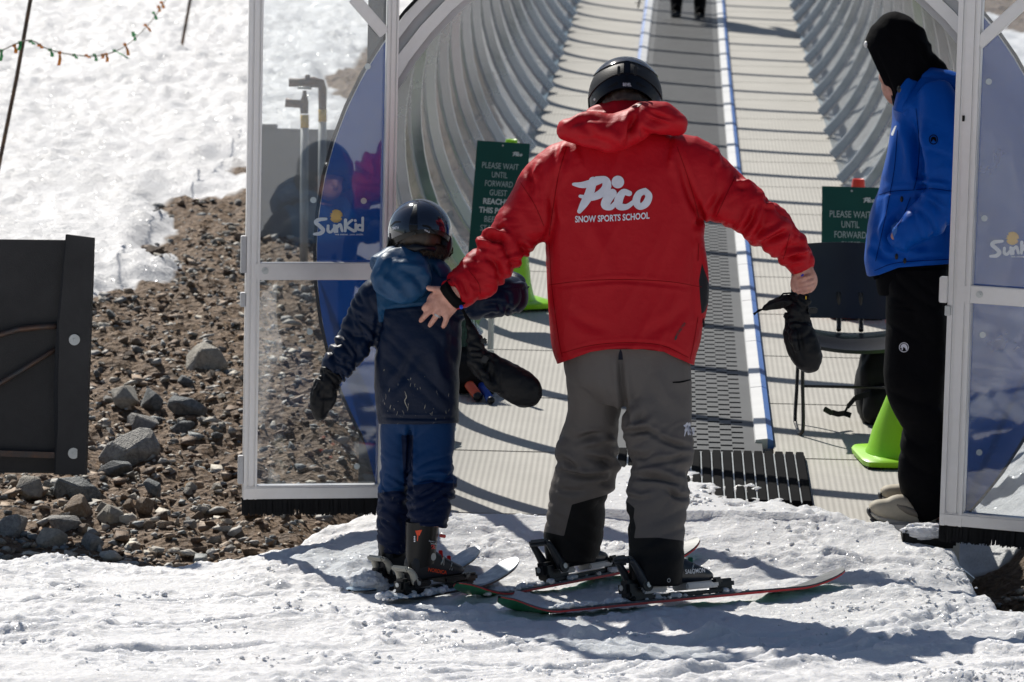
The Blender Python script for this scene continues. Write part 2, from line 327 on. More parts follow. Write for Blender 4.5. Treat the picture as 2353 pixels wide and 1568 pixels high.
def build_ground():
    xs = np.r_[np.linspace(-160, -6.2, 22), np.arange(-6.1, -.3, .04), np.linspace(-.25, 1.45, 10), np.arange(1.5, 6.6, .045), np.linspace(7, 160, 22)]
    ys = np.r_[np.linspace(-160, 12, 24), np.arange(12.3, 15.6, .3), np.arange(15.7, 24, .035), np.arange(24, 48, .075), np.linspace(48.5, 260, 32)]
    X, Y = np.meshgrid(xs, ys); X = X.ravel(); Y = Y.ravel(); Z = t_base(X, Y)
    P = np.stack([X, Y, Z], 1); fine = (Y > 15.5) & (Y < 48.2) & (abs(X) < 7); sn = np.full(len(X), 60.0)
    uv = projN(P[fine]); k = np.stack([X[fine], Y[fine], 0 * X[fine]], 1)
    nz = fbm(k * [1.6, .8, 1], 4) * 26 + fbm(k * [6, 3, 1] + 9, 3) * 10
    sd = np.maximum.reduce([polysd(uv, p) for p in (DIRT_L, DIRT_R, DIRT_R2, DIRT_S)])
    s_ = -sd + nz * np.clip(.25 + (uv[:, 1] < 900) * .5, 0, 1); sn[fine] = s_
    cover = sstep(-4, 45, s_)
    lump = fbm(k * 3.0, 3) * .05 + fbm(k * 9 + 4, 3) * .035 + np.abs(fbm(k * 22 + 7, 2)) * .02
    cup = fbm(k * [1.2, 1.0, 1] + 31, 3) * .06 + np.abs(fbm(k * [7, 4, 1] + 2, 3)) * .05 + np.abs(perlin(k * [11, 7, 1] + 8)) * .045
    near = sstep(16.2, 17.2, Y[fine])
    Z[fine] += lump * (1 - cover) * (.35 + .65 * near) + cover * (.05 + cup)
    under = sstep(1.5, 1.1, abs(X - cx(Y))) * (Y > 16) * (Y < 52); Z -= under * .22
    o = grid_mesh('ground', np.stack([X, Y, Z], 1), len(xs), len(ys), MGROUND); attr(o, 'snow', sn); structure(o)
    return o
GROUND = build_ground()
def snow_h(X, Y):                   # smooth height of the trodden snow in front of the tunnel
    ramp = .195 * np.clip((Y - 14.9) / 1.4, 0, 1.25) ** 1.8
    lat = sstep(-1.15, -.28, X) * .88 + .12
    lat = lat * (1 - .55 * sstep(1.45, 2.1, X))
    return ramp * lat
def build_snow():
    xs = np.arange(-2.2, 2.2, .0115); ys = np.arange(12.2, 17.3, .0125); X, Y = np.meshgrid(xs, ys); X = X.ravel(); Y = Y.ravel(); k = np.stack([X, Y, 0 * X], 1)
    z = snow_h(X, Y)
    wv = fbm(k * 1.3 + 3, 2)
    z += .016 * fbm(k * [1.5, 2.2, 1], 3)
    tr = fbm(np.stack([X * .8 + .25 * Y + wv * .3, Y * 5 - X * .55 + wv, 0 * X], 1), 2); z += .012 * np.clip(tr, -.6, .5)
    cl = np.clip(fbm(k * 5 + 11, 3), 0, 1); lum = 1 - np.abs(fbm(k * 13 + 5, 3)); z += .05 * cl * np.clip(lum - .45, 0, 1)
    rg = np.clip(1 - np.abs(fbm(np.stack([X * 1.4 + Y * .2, Y * 3.4 - X * .9, 0 * X], 1) + 41, 2)) * 3.2, 0, 1); z += .022 * rg * (1 + .8 * perlin(k * 24)) * sstep(-.3, .35, fbm(k * 1.1 + 77, 2))
    z += .0045 * np.abs(perlin(k * 30 + 3)) + .0045 * np.clip(perlin(k * 44 + 9), 0, 1) + .004 * perlin(k * 75) * (.5 + cl)
    for (px, py, pr, ph) in ((1330, 1470, .05, .05), (2010, 1505, .08, .05), (850, 1345, .07, .06), (800, 1318, .06, .05), (1180, 1500, .05, .035), (2060, 1425, .09, .04), (1900, 1275, .12, .035), (1640, 1470, .07, .05), (880, 1490, .06, .03), (560, 1420, .12, .02)):
        c = onz(px, py); d = np.hypot(X - c.x, (Y - c.y) * .8); z += ph * np.exp(-(d / pr) ** 2) * (.7 + .6 * perlin(k * 26))
    for (pts, wd_, dp) in (([(700, 1512), (1300, 1500), (1850, 1462)], .022, .016), ([(200, 1500), (560, 1488), (760, 1480)], .02, .014), ([(1500, 1560), (1900, 1515), (2353, 1480)], .03, .02), ([(900, 1440), (1150, 1432)], .03, .02), ([(0, 1452), (420, 1440), (760, 1420)], .016, .014), ([(0, 1395), (300, 1388), (640, 1362)], .016, .012), ([(1000, 1556), (1500, 1520), (1900, 1470), (2200, 1410)], .016, .014), ([(1040, 1568), (1560, 1532), (1960, 1484), (2260, 1424)], .016, .014), ([(300, 1540), (800, 1528), (1300, 1536)], .018, .012), ([(1750, 1290), (1950, 1262), (2100, 1258)], .018, .012), ([(1250, 1455), (1700, 1432), (2300, 1452)], .02, .014), ([(1700, 1345), (2000, 1300)], .05, .015)):
        q = [onz(*p) for p in pts]; d, tt, sd_ = polyline_d(np.stack([X, Y], 1), [(p.x, p.y) for p in q]); z -= dp * np.exp(-(d / wd_) ** 2); z += .5 * dp * np.exp(-((d - 2 * wd_) / wd_) ** 2)
    # where the snow ends
    edge = 16.42 + .05 * fbm(k * [3, 1, 1] + 8, 3) + .06 * perlin(k * [9, 2, 1])
    edge = edge - .38 * sstep(-.4, -.95, X)
    slush = (.30 + .75 * sstep(1.0, .45, X) + .45 * fbm(k * 4 + 23, 3) + .2 * perlin(k * 21)) * sstep(.12, .4, X) * sstep(1.3, .95, X); edge = edge + np.clip(slush, 0, 1)
    edge = np.where(X > 1.28, 16.36 - .25 * sstep(1.3, 1.55, X), edge)
    right = 1.69 - .07 * (Y - 15.1) + .04 * fbm(k * [1, 4, 1] + 3, 3); right = np.where(Y < 15.05, 9, right)
    ds = np.minimum(edge - Y, (right - X) * 1.0)
    fl = FA + FM * Y; onfl = (Y > 16.25) & (X > -.22) & (X < 1.5)
    z = np.where(onfl, np.maximum(fl - .02 + .05 * sstep(-.02, .35, ds) + .35 * (z - snow_h(X, Y)), fl - .05), z)
    drop = 1 - sstep(-.005, .09, ds); z = z - drop ** 2 * np.where(onfl, .06, .24)
    V = np.stack([X, Y, z], 1); o = grid_mesh('snow', V, len(xs), len(ys), MSNOW, keep=ds > -.03); structure(o); return o
def onz(u, v):                      # pixel -> point on the smooth snow surface
    d = ray(u, v); Y = 15.0
    for _ in range(12):
        p = Vector((0, 0, CAMH)) + d * (Y / d.y); h = float(snow_h(np.array([p.x]), np.array([p.y]))[0]); Y = (h - CAMH) / d.z * d.y * .6 + Y * .4
    return Vector((0, 0, CAMH)) + d * (Y / d.y)
SNOW = build_snow()
# snow field around and behind the place where the picture was taken, just under the trodden snow
def build_field():
    xs = np.r_[np.linspace(-140, -3.2, 30), -2.4, np.linspace(-2.2, 2.2, 12), 2.4, np.linspace(3.2, 140, 30)]; ys = np.r_[np.linspace(-140, 2, 40), np.linspace(4, 14.9, 22)]
    X, Y = np.meshgrid(xs, ys); X = X.ravel(); Y = Y.ravel(); k = np.stack([X, Y, 0 * X], 1)
    ins = (abs(X) < 2.3) & (Y > 12.3); Z = -.012 + .05 * fbm(k * .25, 3) * sstep(3, 12, np.hypot(X, Y - 15)) - .06 * ins - .14 * sstep(14.2, 14.8, Y)
    o = grid_mesh('snow_field', np.stack([X, Y, Z], 1), len(xs), len(ys), MSNOW); structure(o)
build_field()
# ------------------------------------------------------------------ tunnel
PIT = 1.28; Y0 = 16.36; NR = 25; RC, RO, RI = .93, 1.31, 1.256
def frame(Y):
    t = Vector((.031596 + 2 * .0001146 * (Y - 17.65), 1, FM)).normalized(); x = t.cross(Vector((0, 0, 1))).normalized(); z = x.cross(t)
    M = Matrix((x, t, z)).transposed().to_4x4(); M.translation = Vector((cx(Y), Y, FA + FM * Y)); return M
PH0 = -math.asin(RC / RO) + .01; PH1 = math.pi - PH0; NA = 48
def arch_mesh(name, prof, m, closed=True, ph=(PH0, PH1), n=NA, smooth=True):
    V = []; Fc = []; k = len(prof)
    for i in range(n + 1):
        a = ph[0] + (ph[1] - ph[0]) * i / n
        for (r, y) in prof: V.append((r * math.cos(a), y, RC + r * math.sin(a)))
    for i in range(n):
        for j in range(k if closed else k - 1):
            j2 = (j + 1) % k; Fc.append((i * k + j, i * k + j2, (i + 1) * k + j2, (i + 1) * k + j))
    if closed: Fc += [tuple(range(k - 1, -1, -1)), tuple(n * k + j for j in range(k))]
    me = bpy.data.meshes.new(name); me.from_pydata(V, [], Fc); me.materials.append(m)
    bm = bmesh.new(); bm.from_mesh(me); bmesh.ops.recalc_face_normals(bm, faces=bm.faces); bm.to_mesh(me); bm.free()
    if smooth: me.polygons.foreach_set('use_smooth', np.ones(len(me.polygons), bool)); me.set_sharp_from_angle(angle=math.radians(25))
    return me
TUN = thing('conveyor_tunnel', 'long arched tunnel of clear panels and aluminium ribs covering the ski conveyor', 'tunnel', (cx(Y0), Y0, FA + FM * Y0))
MPAN = pane_mat('clear_polycarbonate', (.95, .96, .96), 1.0, .06, (.84, .87, .89), rough=.06)
MGREFL = mat('green_reflection', (.30, .72, .04), .45, var=.1)
rib_me = arch_mesh('rib', [(1.318, -.055), (1.318, .055), (1.306, .055), (1.300, .045), (RI, .032), (RI, -.032), (1.300, -.045), (1.306, -.055)], MRIB)
pan_me = arch_mesh('panel', [(1.309, .04), (1.309, .45), (1.309, .85), (1.309, PIT - .05)], MPAN, False)
for i in range(NR):
    Y = Y0 + .12 + i * PIT * .994
    for nm, me in (('rib', rib_me), ('panel', pan_me)):
        if nm == 'panel' and i == NR - 1: continue
        o = bpy.data.objects.new(nm, me); o.matrix_world = frame(Y); link(o, TUN)
for r0, r1, ya, mm in ((1.305, 1.34, -.03, MALU), (1.272, 1.304, -.008, MALUD), (1.228, 1.271, -.03, MALU), (1.205, 1.227, .0, MALUD)):
    me = arch_mesh('front_ring', [(r1, ya), (r1, .05), (r0, .05), (r0, ya)], mm); o = bpy.data.objects.new('front_ring', me); o.matrix_world = frame(Y0); link(o, TUN)
me = arch_mesh('seal', [(1.352, -.035), (1.352, .055), (1.341, .055), (1.341, -.035)], MBLACK); o = bpy.data.objects.new('seal', me); o.matrix_world = frame(Y0); link(o, TUN)
me = arch_mesh('green_reflection_strip', [(1.306, -.062), (1.306, -.050), (1.248, -.036), (1.248, -.052)], MGREFL, True, (math.radians(150), math.radians(224)), 30); o = bpy.data.objects.new('green_reflection_strip', me); o.matrix_world = frame(Y0 + .12 + PIT * .994); link(o, TUN)  # lime colour on one rib face imitates a green reflection on the left wall
YS = [Y0 + k * PIT * .994 for k in range(NR)]
for sx in (-1, 1):                  # base rails
    b = MB()
    for k in range(NR - 1):
        A = frame(YS[k]); B = frame(YS[k + 1]); b.bar(A @ Vector((sx * .985, 0, -.03)), B @ Vector((sx * .985, 0, -.03)), .05, .05)
    b.build('base_rail', MALUD, TUN)
# floor
def floor_mat():
    m = mat('floor_mat_beige', (.43, .41, .37), .75, var=.07, vscale=3); t = m.node_tree; b = t.nodes['Principled BSDF']
    tc = N(t, 'ShaderNodeTexCoord'); sp = N(t, 'ShaderNodeSeparateXYZ'); t.links.new(tc.outputs['Object'], sp.inputs[0])
    mu = N(t, 'ShaderNodeMath', operation='MULTIPLY'); mu.inputs[1].default_value = 2 * math.pi / .022; t.links.new(sp.outputs['X'], mu.inputs[0])
    sn = N(t, 'ShaderNodeMath', operation='SINE'); t.links.new(mu.outputs[0], sn.inputs[0])
    m2 = N(t, 'ShaderNodeMath', operation='MULTIPLY'); m2.inputs[1].default_value = 2 * math.pi / .05; t.links.new(sp.outputs['Y'], m2.inputs[0]); s2 = N(t, 'ShaderNodeMath', operation='SINE'); t.links.new(m2.outputs[0], s2.inputs[0])
    ad = N(t, 'ShaderNodeMath', operation='MULTIPLY_ADD'); ad.inputs[1].default_value = .4; t.links.new(s2.outputs[0], ad.inputs[0]); t.links.new(sn.outputs[0], ad.inputs[2])
    bp = N(t, 'ShaderNodeBump'); bp.inputs['Strength'].default_value = .22; bp.inputs['Distance'].default_value = .003; t.links.new(ad.outputs[0], bp.inputs['Height']); t.links.new(bp.outputs[0], b.inputs['Normal'])
    return m
MFLOOR = floor_mat()
FLOOR = bpy.data.objects.new('tunnel_floor', None); FLOOR.location = (cx(Y0), Y0, FA + FM * Y0); COL.objects.link(FLOOR); structure(FLOOR)
BELT_IN = .345
def slab(w0, w1, L, m, name, h=.05):
    b = MB(); b.box(((w0 + w1) / 2, L / 2, -h / 2), (w1 - w0, L, h), bev=.004); me = b.build(name, m); M_ = me.data; bpy.data.objects.remove(me); return M_
pm = {s: slab(*((-.98, -BELT_IN) if s < 0 else (BELT_IN, .98)), PIT * .994 - .006, MFLOOR, 'floor_panel') for s in (-1, 1)}
for k in range(NR - 1):
    for s in (-1, 1):
        o = bpy.data.objects.new('floor_panel', pm[s]); o.matrix_world = frame(YS[k] - .06); link(o, FLOOR)
eb = MB(); M0 = frame(Y0 - .06)     # entry slab and edge profile
eb.box((0, .62, -.03), (.69, 1.24, .05)); o = eb.build('floor_panel', MFLOOR); o.matrix_world = M0; COL.objects.unlink(o); link(o, FLOOR)
eb = MB(); eb.box((0, -.012, -.03), (1.96, .022, .055), bev=.004); o = eb.build('edge_profile', MALU); o.matrix_world = M0; COL.objects.unlink(o); link(o, FLOOR)
for sx in (-1, 1):                  # feet of the floor frame
    b = MB(); b.box((sx * .93, .03, -.10), (.10, .05, .10), bev=.006); b.box((sx * .95, .02, -.18), (.03, .04, .16)); b.box((sx * .89, .01, -.16), (.016, .05, .14)); b.disc((sx * .95, -.01, -.14), (0, -1, 0), .018, .012); b.bar((sx * .87, 0, -.08), (sx * 1.03, 0, -.20), .03, .02)
    o = b.build('frame_foot', MSTEEL); o.matrix_world = M0; COL.objects.unlink(o); link(o, FLOOR)
# conveyor belt
CONV = thing('conveyor_belt', 'grey perforated conveyor belt running up the middle of the tunnel floor', 'conveyor belt', (cx(17.7), 17.7, FA + FM * 17.7))
MBELT = mat('belt_rubber', (.055, .058, .062), .55, var=.12, vscale=6); MBELTD = mat('belt_dark', (.012, .013, .016), .7)
def build_belt():
    V = []; Q = []; ncol = 10; cw = .46 / ncol; row = .06; Ys = 17.55; nrow = int(29 / row)
    xs = [-.30, -.23] + [-.23 + cw * k for k in range(1, ncol)] + [.23, .30]; nx = len(xs)
    sub = [0, .56]                  # each row has a hole band and a web band
    rows = []
    for r in range(nrow):
        for s_ in sub: rows.append(Ys + (r + s_) * row)
    for y in rows:
        M = frame(y)
        for x in xs: V.append(M @ Vector((x, 0, .012)))
    for j in range(len(rows) - 1):
        for i in range(nx - 1):
            hole = (j % 2 == 0) and (1 <= i <= ncol) and ((i + j // 2) % 2 == 0)
            if not hole: a = j * nx + i; Q.append((a, a + 1, a + nx + 1, a + nx))
    o = mk('belt', V, Q, MBELT, CONV); o['kind'] = 'stuff'
    sm = o.modifiers.new('t', 'SOLIDIFY'); sm.thickness = .009; sm.offset = -1
    b = MB(); ps = [frame(Ys + k * 1.2) for k in range(26)]
    for k in range(25): b.add([ps[k] @ Vector((-.30, 0, -.004)), ps[k] @ Vector((.30, 0, -.004)), ps[k + 1] @ Vector((.30, 0, -.004)), ps[k + 1] @ Vector((-.30, 0, -.004))], [(0, 1, 2, 3)])
    b.build('belt_bed', MBELTD, CONV)
build_belt()
MSTRIP = mat('white_edge_strip', (.72, .72, .72), .45, var=.06, vscale=7); MSTRB = mat('blue_edge_strip', (.09, .2, .52), .45, var=.1, vscale=7)
def seg_mesh(sx):
    b = MB(); L = PIT * .994 - .007; pr = [(.268, -.01), (.276, .024), (.322, .03), (.322, -.01)]
    b.prism([(sx * x, 0, z) for x, z in pr], (0, L, 0)); me = b.build('edge_strip', MSTRIP); m1 = me.data; bpy.data.objects.remove(me)
    b = MB(); pr = [(.3225, -.01), (.3225, .0305), (.344, .022), (.348, -.01)]; b.prism([(sx * x, 0, z) for x, z in pr], (0, L, 0)); me = b.build('blue_stripe', MSTRB); m2 = me.data; bpy.data.objects.remove(me)
    return m1, m2
for sx in (-1, 1):
    m1, m2 = seg_mesh(sx)
    for k in range(1, NR - 1):
        M = frame(YS[k] - .06 + .25)
        o = bpy.data.objects.new('edge_strip', m1); o.matrix_world = M; link(o, CONV); o2 = bpy.data.objects.new('blue_stripe', m2); o2.matrix_world = M; link(o2, o)
# black comb mat at the entry
MMATT = mat('mat_rubber', (.006, .006, .007), .85, spec=.04, var=.3)
MAT = thing('entry_mat', 'black ribbed rubber mat half buried in slush at the foot of the belt', 'mat', frame(16.6).translation)
b = MB(); A = frame(16.52); b.box((0, .53, .008), (.92, 1.04, .016), bev=.004); o = b.build('mat_base', MMATT); o.matrix_world = A; COL.objects.unlink(o); link(o, MAT)
for k in range(23):
    b = MB(); x = -.44 + k * .88 / 22; b.box((x, .53, .022), (.030, 1.02, .012), bev=.002); o = b.build('mat_rib', MMATT); o.matrix_world = A; COL.objects.unlink(o); link(o, MAT)
    if k < 22: b = MB(); b.box((x + .02, .53, .018), (.005, 1.0, .005)); o = b.build('mat_slot', MSTEEL); o.matrix_world = A; COL.objects.unlink(o); link(o, MAT)
# ------------------------------------------------------------------ tunnel front: blue crescents and sliding doors
MFASC = mat('blue_fascia', (.0005, .072, .34), .3, spec=.08, var=.12, vscale=2)
MFASC.node_tree.nodes['Principled BSDF'].inputs['Alpha'].default_value = .93
MGLASS = pane_mat('door_glass', (.95, .97, .98), 2.4, .010, (.75, .77, .8))
MGLASS2 = pane_mat('door_glass_scuffed', (.93, .95, .97), 2.0, .02, (.72, .76, .84))
MWLOGO = mat('white_logo', (.72, .73, .76), .5); MSUNY = mat('sun_yellow', (.8, .45, .04), .5)
YF = Y0 - .07
def onfas(u, v, off=0.0):           # point on the front face of the tunnel, off metres towards the viewer
    M = frame(Y0); n = M.to_3x3() @ Vector((0, 1, 0)); p0 = M @ Vector((0, -.0705 - off, 0)); d = ray(u, v); c0 = Vector((0, 0, CAMH)); return c0 + d * ((p0 - c0).dot(n) / d.dot(n))
def fascia(uedge, side):
    xe = W(uedge, 600, YF).x - cx(Y0); R = 1.335; b = MB(); pts = []
    if side < 0: a0 = math.acos(xe / R); aa = np.linspace(a0, PH1, 40)
    else: a0 = math.acos(xe / R); aa = np.linspace(a0, PH0, 40)
    for a in aa: pts.append((R * math.cos(a), 0, RC + R * math.sin(a)))
    pts.append((xe, 0, .0)); M = frame(Y0)
    b.prism([M @ Vector((p[0], -.07, p[2])) for p in pts], M.to_3x3() @ Vector((0, .008, 0)))
    return b.build('fascia_panel', MFASC, TUN)
FL = fascia(895, -1); FR = fascia(2228, 1); MFASC2 = MFASC.copy(); MFASC2.name = 'blue_fascia_reflection_pale'; MFASC2.node_tree.nodes['Principled BSDF'].inputs['Alpha'].default_value = .72; FR.data.materials[0] = MFASC2  # right copy is more see-through: pale reflected haze put into its alpha
for par, L in ((FL, [(845, 153), (720, 460), (836, 462), (712, 763), (820, 1072)]), (FR, [(2272, 188), (2262, 502), (2258, 770), (2250, 1040)])):
    for (u, v) in L:
        b = MB(); p = onfas(u, v, .001); b.disc(p, (0, -1, 0), .011, .004, 14); b.disc(p + Vector((0, -.004, 0)), (0, -1, 0), .006, .003, 6); b.build('bolt', MSTEEL, par)
def sunkid(par, du, dv):
    S = lambda L: stroke2d([(551.5 + x * .3662 + du, x2 * .3662 + dv, w * .3662 * 1.35) for x, x2, w in L], 5)
    sh = [S([(540, 1375, 13), (495, 1380, 18), (475, 1396, 18), (500, 1420, 18), (522, 1445, 19), (503, 1466, 18), (465, 1470, 12)]),
          S([(553, 1418, 13), (553, 1450, 14), (572, 1456, 13), (592, 1430, 11)]), S([(592, 1416, 13), (595, 1456, 12)]),
          S([(605, 1420, 13), (608, 1454, 13)]), S([(608, 1432, 12), (628, 1410, 14), (641, 1450, 12)]),
          S([(662, 1382, 15), (660, 1450, 13)]), S([(703, 1382, 11), (668, 1416, 13), (690, 1436, 14), (716, 1451, 14)]),
          S([(727, 1408, 13), (726, 1448, 13)]), S([(770, 1368, 12), (769, 1448, 12)]), S([(764, 1416, 10), (742, 1416, 13), (738, 1438, 12), (762, 1445, 11)])]
    sh.append(disc2d((551.5 + 723 * .3662 + du, 1385 * .3662 + dv), 3.4, 12))
    V, Fc = fit_text('we move. you smile.', 66, 6.0, 0, 0, bold=.012); sh.append((np.stack([V[:, 0] + 802.5 + du, -V[:, 1] + 542.5 + dv], 1), Fc))
    decal('logo_lettering', sh, lambda p, k: onfas(p[0], p[1], .002 + .0004 * k), MWLOGO, par)
    c = (772.3 + du, 497 + dv); st = []
    for k in range(28): a = math.pi * k / 14; r = 15.5 if k % 2 == 0 else 10.5; st.append((c[0] + r * math.cos(a), c[1] + r * math.sin(a)))
    decal('sun_emblem', [(np.array(st), [tuple(range(28))])], lambda p, k: onfas(p[0], p[1], .0016), MSUNY, par)
sunkid(FL, 0, 0); sunkid(FR, 1554, 51)
def door(name, label, P0, P1, zb, zt, stile0, stile1, zc, brace, glass, flip):
    # P0, P1: world xy of the outer and inner edge; local x runs P0 -> P1
    P0 = Vector((P0[0], P0[1], 0)); P1 = Vector((P1[0], P1[1], 0)); ex = (P1 - P0); Wd = ex.length; ex.normalize(); ny = Vector((ex.y, -ex.x, 0))
    if ny.y > 0: ny = -ny           # towards the viewer
    Mx = Matrix((ex, -ny, Vector((0, 0, 1)))).transposed().to_4x4(); Mx.translation = P0
    Mx = Matrix.Translation((0, P0.y, zb)) @ Matrix.Rotation(math.atan(FM), 4, 'X') @ Matrix.Translation((0, -P0.y, -zb)) @ Mx     # square to the slope, like the tunnel front
    D = thing(name, label, 'door', Mx @ Vector((Wd / 2, 0, zb)))
    def put(b, nm, m, par=D, **k):
        b.v = [Mx @ Vector(p) for p in b.v]; return b.build(nm, m, par, **k)
    for x0, x1 in ((0, stile0), (Wd - stile1, Wd)):
        b = MB(); w = x1 - x0; b.box(((x0 + x1) / 2, 0, (zb + zt) / 2), (w, .034, zt - zb), bev=.003)
        b.box((x0 + w * .14, -.019, (zb + zt) / 2), (w * .2, .01, zt - zb)); b.box((x0 + w * .55, -.018, (zb + zt) / 2), (w * .34, .006, zt - zb)); b.box((x0 + w * .9, -.0195, (zb + zt) / 2), (w * .14, .011, zt - zb)); put(b, 'stile', MALU)
    b = MB(); b.box((Wd / 2, -.003, zb + .025), (Wd - .006, .04, .048), bev=.003); b.box((Wd / 2, -.024, zb + .035), (Wd - .01, .006, .012)); put(b, 'bottom_rail', MALU)
    b = MB(); b.box((Wd / 2, -.004, zt - .03), (Wd - .006, .04, .06), bev=.003); put(b, 'top_rail', MALU)
    b = MB(); b.box((Wd / 2, -.012, zc), (Wd - stile0 * .6 - stile1 * .6, .02, .062), bev=.003); cr = put(b, 'crossbar', MALU)
    for fx in (stile0 * 1.35, Wd - stile1 * 1.35): b = MB(); b.disc((fx, -.022, zc + .002), (0, -1, 0), .012, .004, 14); b.disc((fx, -.026, zc + .002), (0, -1, 0), .006, .004, 6); put(b, 'bolt', MSTEEL, cr)
    for za, zb_ in ((zb + .046, zc - .028), (zc + .028, zt - .05)):
        b = MB(); b.box((Wd / 2, .006, (za + zb_) / 2), (Wd - .03, .005, zb_ - za), Matrix.Rotation(0.0 if flip else .05, 3, 'Z')); put(b, 'pane', glass)
    for (xa, za, xb, zb2) in brace: b = MB(); b.bar((xa, -.008, za), (xb, -.008, zb2), .042, .03, up=(0, 1, 0), bev=.003); put(b, 'brace', MALU)
    b = MB(); rs = random.Random(3); n = 420            # brush strip under the door
    for k in range(n):
        x = Wd * (k + .5) / n + rs.uniform(-.001, .001); h = .058 + rs.uniform(-.006, .004); y = rs.uniform(-.012, .012); b.add([(x - .0035, y, zb + .004), (x + .0035, y, zb + .004), (x + .002 + rs.uniform(-.004, .004), y - .01, zb - h), (x - .002, y - .01, zb - h)], [(0, 1, 2, 3)])
    b.box((Wd / 2, .004, zb - .018), (Wd - .004, .012, .045)); o = put(b, 'brush_strip', MBLACK); o['kind'] = 'stuff'
    return D, put, Wd
YD = 16.12
a = W(569, 600, YD); c = W(906, 600, YD); zb = W(720, 1147, YD).z; zc = W(720, 620, YD).z
DL, putL, wL = door('sliding_door', 'clear sliding door in an aluminium frame beside the child, blue crescent behind it', (a.x, YD - .045), (c.x, YD + .045), zb, 2.75, .05, .042, zc,
    [((W(818, 0, YD).x - a.x), W(818, -5, YD).z, (W(890, 70, YD).x - a.x), W(890, 78, YD).z)], MGLASS, False)
for z0, z1 in ((1.18, 1.05), (.98, .93), (.40, .30)): b = MB(); b.box((-.008, -.006, (z0 + z1) / 2), (.018, .03, abs(z1 - z0)), bev=.002); putL(b, 'hinge', MALUD)
YR = 16.0; a2 = W(2176, 640, YR); zb2 = W(2200, 1205, YR).z; zc2 = W(2230, 668, YR - .03).z
DR, putR, wR = door('sliding_door', 'clear sliding door half cut off at the right edge, in front of the blue jacket', (a2.x, YR), (a2.x + .50, YR - .18), zb2, 2.75, .085, .05, zc2,
    [(.075, W(2225, 95, YR).z, .32, W(2225, 95, YR).z + .24)], MGLASS2, True)
b = MB(); b.box((-.012, -.02, zc2 + .01), (.03, .03, .09), bev=.003); putR(b, 'catch', MALU); b = MB(); b.box((.006, -.03, zc2 - .062), (.02, .012, .035), bev=.002); putR(b, 'catch', MSTEEL)
b = MB(); b.box((.035, -.026, W(2200, 265, YR).z), (.008, .004, .02)); putR(b, 'keyhole', MBLACK)
# post and outer seal next to the left door, black box with snow on the right
o = MB(); p = W(872, 60, 17.2); o.box((p.x, 17.2, 1.4), (.085, .085, 2.9), bev=.006); tag(o.build('post', mat('post_grey', (.05, .055, .06), .5, var=.2)), 'dark grey steel post standing behind the top of the left sliding door', 'post')
b = MB(); p = W(2120, 1240, 16.12); b.box((p.x + .02, 16.12, p.z + .004), (.19, .10, .06), bev=.01); tag(b.build('brush_block', MBLACK), 'black brush block under the snow lump at the right corner of the tunnel floor', 'brush block')
def snow_lump(name, c, rad, seed, label, n=3):
    bm = bmesh.new(); bmesh.ops.create_icosphere(bm, subdivisions=5, radius=1); P = np.array([v.co for v in bm.verts]); d = 1 + .22 * fbm(P * 1.6 + seed, 3) + .10 * np.abs(perlin(P * 6 + seed)) + .05 * perlin(P * 14 + seed)
    P = P * d[:, None] * rad + np.array(c)
    for v, q in zip(bm.verts, P): v.co = q
    me = bpy.data.meshes.new(name); bm.to_mesh(me); bm.free(); me.materials.append(MSNOW); me.polygons.foreach_set('use_smooth', np.ones(len(me.polygons), bool)); ob = bpy.data.objects.new(name, me); link(ob)
    return tag(ob, label, 'snow lump')
p = W(2132, 1222, 16.10); snow_lump('snow_lump', (p.x, p.y, p.z), (.088, .05, .03), 3, 'white lump of snow sitting on the black brush block by the right door')
# ------------------------------------------------------------------ signs on cones
MLIME = mat('lime_plastic', (.30, .68, .003), .38, var=.06, vscale=9, spec=.5); MRED = mat('red_cone_plastic', (.75, .035, .012), .4, var=.06)
MSIGN = mat('sign_green', (.003, .065, .054), .5, spec=.25, var=.08, vscale=5); MSTXT = mat('sign_white', (.38, .45, .44), .6); MSTXB = mat('sign_white_bold', (.6, .64, .63), .6); MORANGE = mat('orange_tape', (.8, .22, .01), .5)
def cone(name, label, base, h, mt, yaw=0.0, bw=.36, rb=.104):
    C_ = thing(name, label, 'traffic cone', base); M = frame(base.y); M = Matrix.Translation(base) @ M.to_3x3().to_4x4() @ Matrix.Rotation(yaw, 4, 'Z')
    rings = []
    for (r, z) in ((rb + .021, .03), (rb + .024, .04), (rb + .014, .06), (rb, .12), (.031, h - .03), (.029, h - .01), (.026, h), (.018, h - .004)): rings.append([M @ Vector((r * math.cos(a), r * math.sin(a), z)) for a in np.linspace(0, 2 * math.pi, 28, endpoint=False)])
    b = MB(); b.loft(rings); b.build('cone_body', mt, C_, auto=40)
    b = MB(); hw = bw / 2; ring = []
    for z, q in ((.012, .98), (.032, 1.0), (.038, .96)):
        rr = []
        for k in range(32):
            a = 2 * math.pi * k / 32; ca, sa = math.cos(a), math.sin(a); e = (abs(ca) ** 8 + abs(sa) ** 8) ** (-1 / 8); rr.append(M @ Vector((hw * q * ca * e, hw * q * sa * e, z)))
        ring.append(rr)
    b.loft(ring); b.build('cone_base', mt, C_, auto=40)
    for sx in (-1, 1):
        for sy in (-1, 1): b = MB(); b.box((0, 0, 0), (.05, .05, .024)); b.v = [M @ (q + Vector((sx * (hw - .04), sy * (hw - .04), .0))) for q in b.v]; b.build('rubber_foot', MBLACK, C_)
    return C_, M
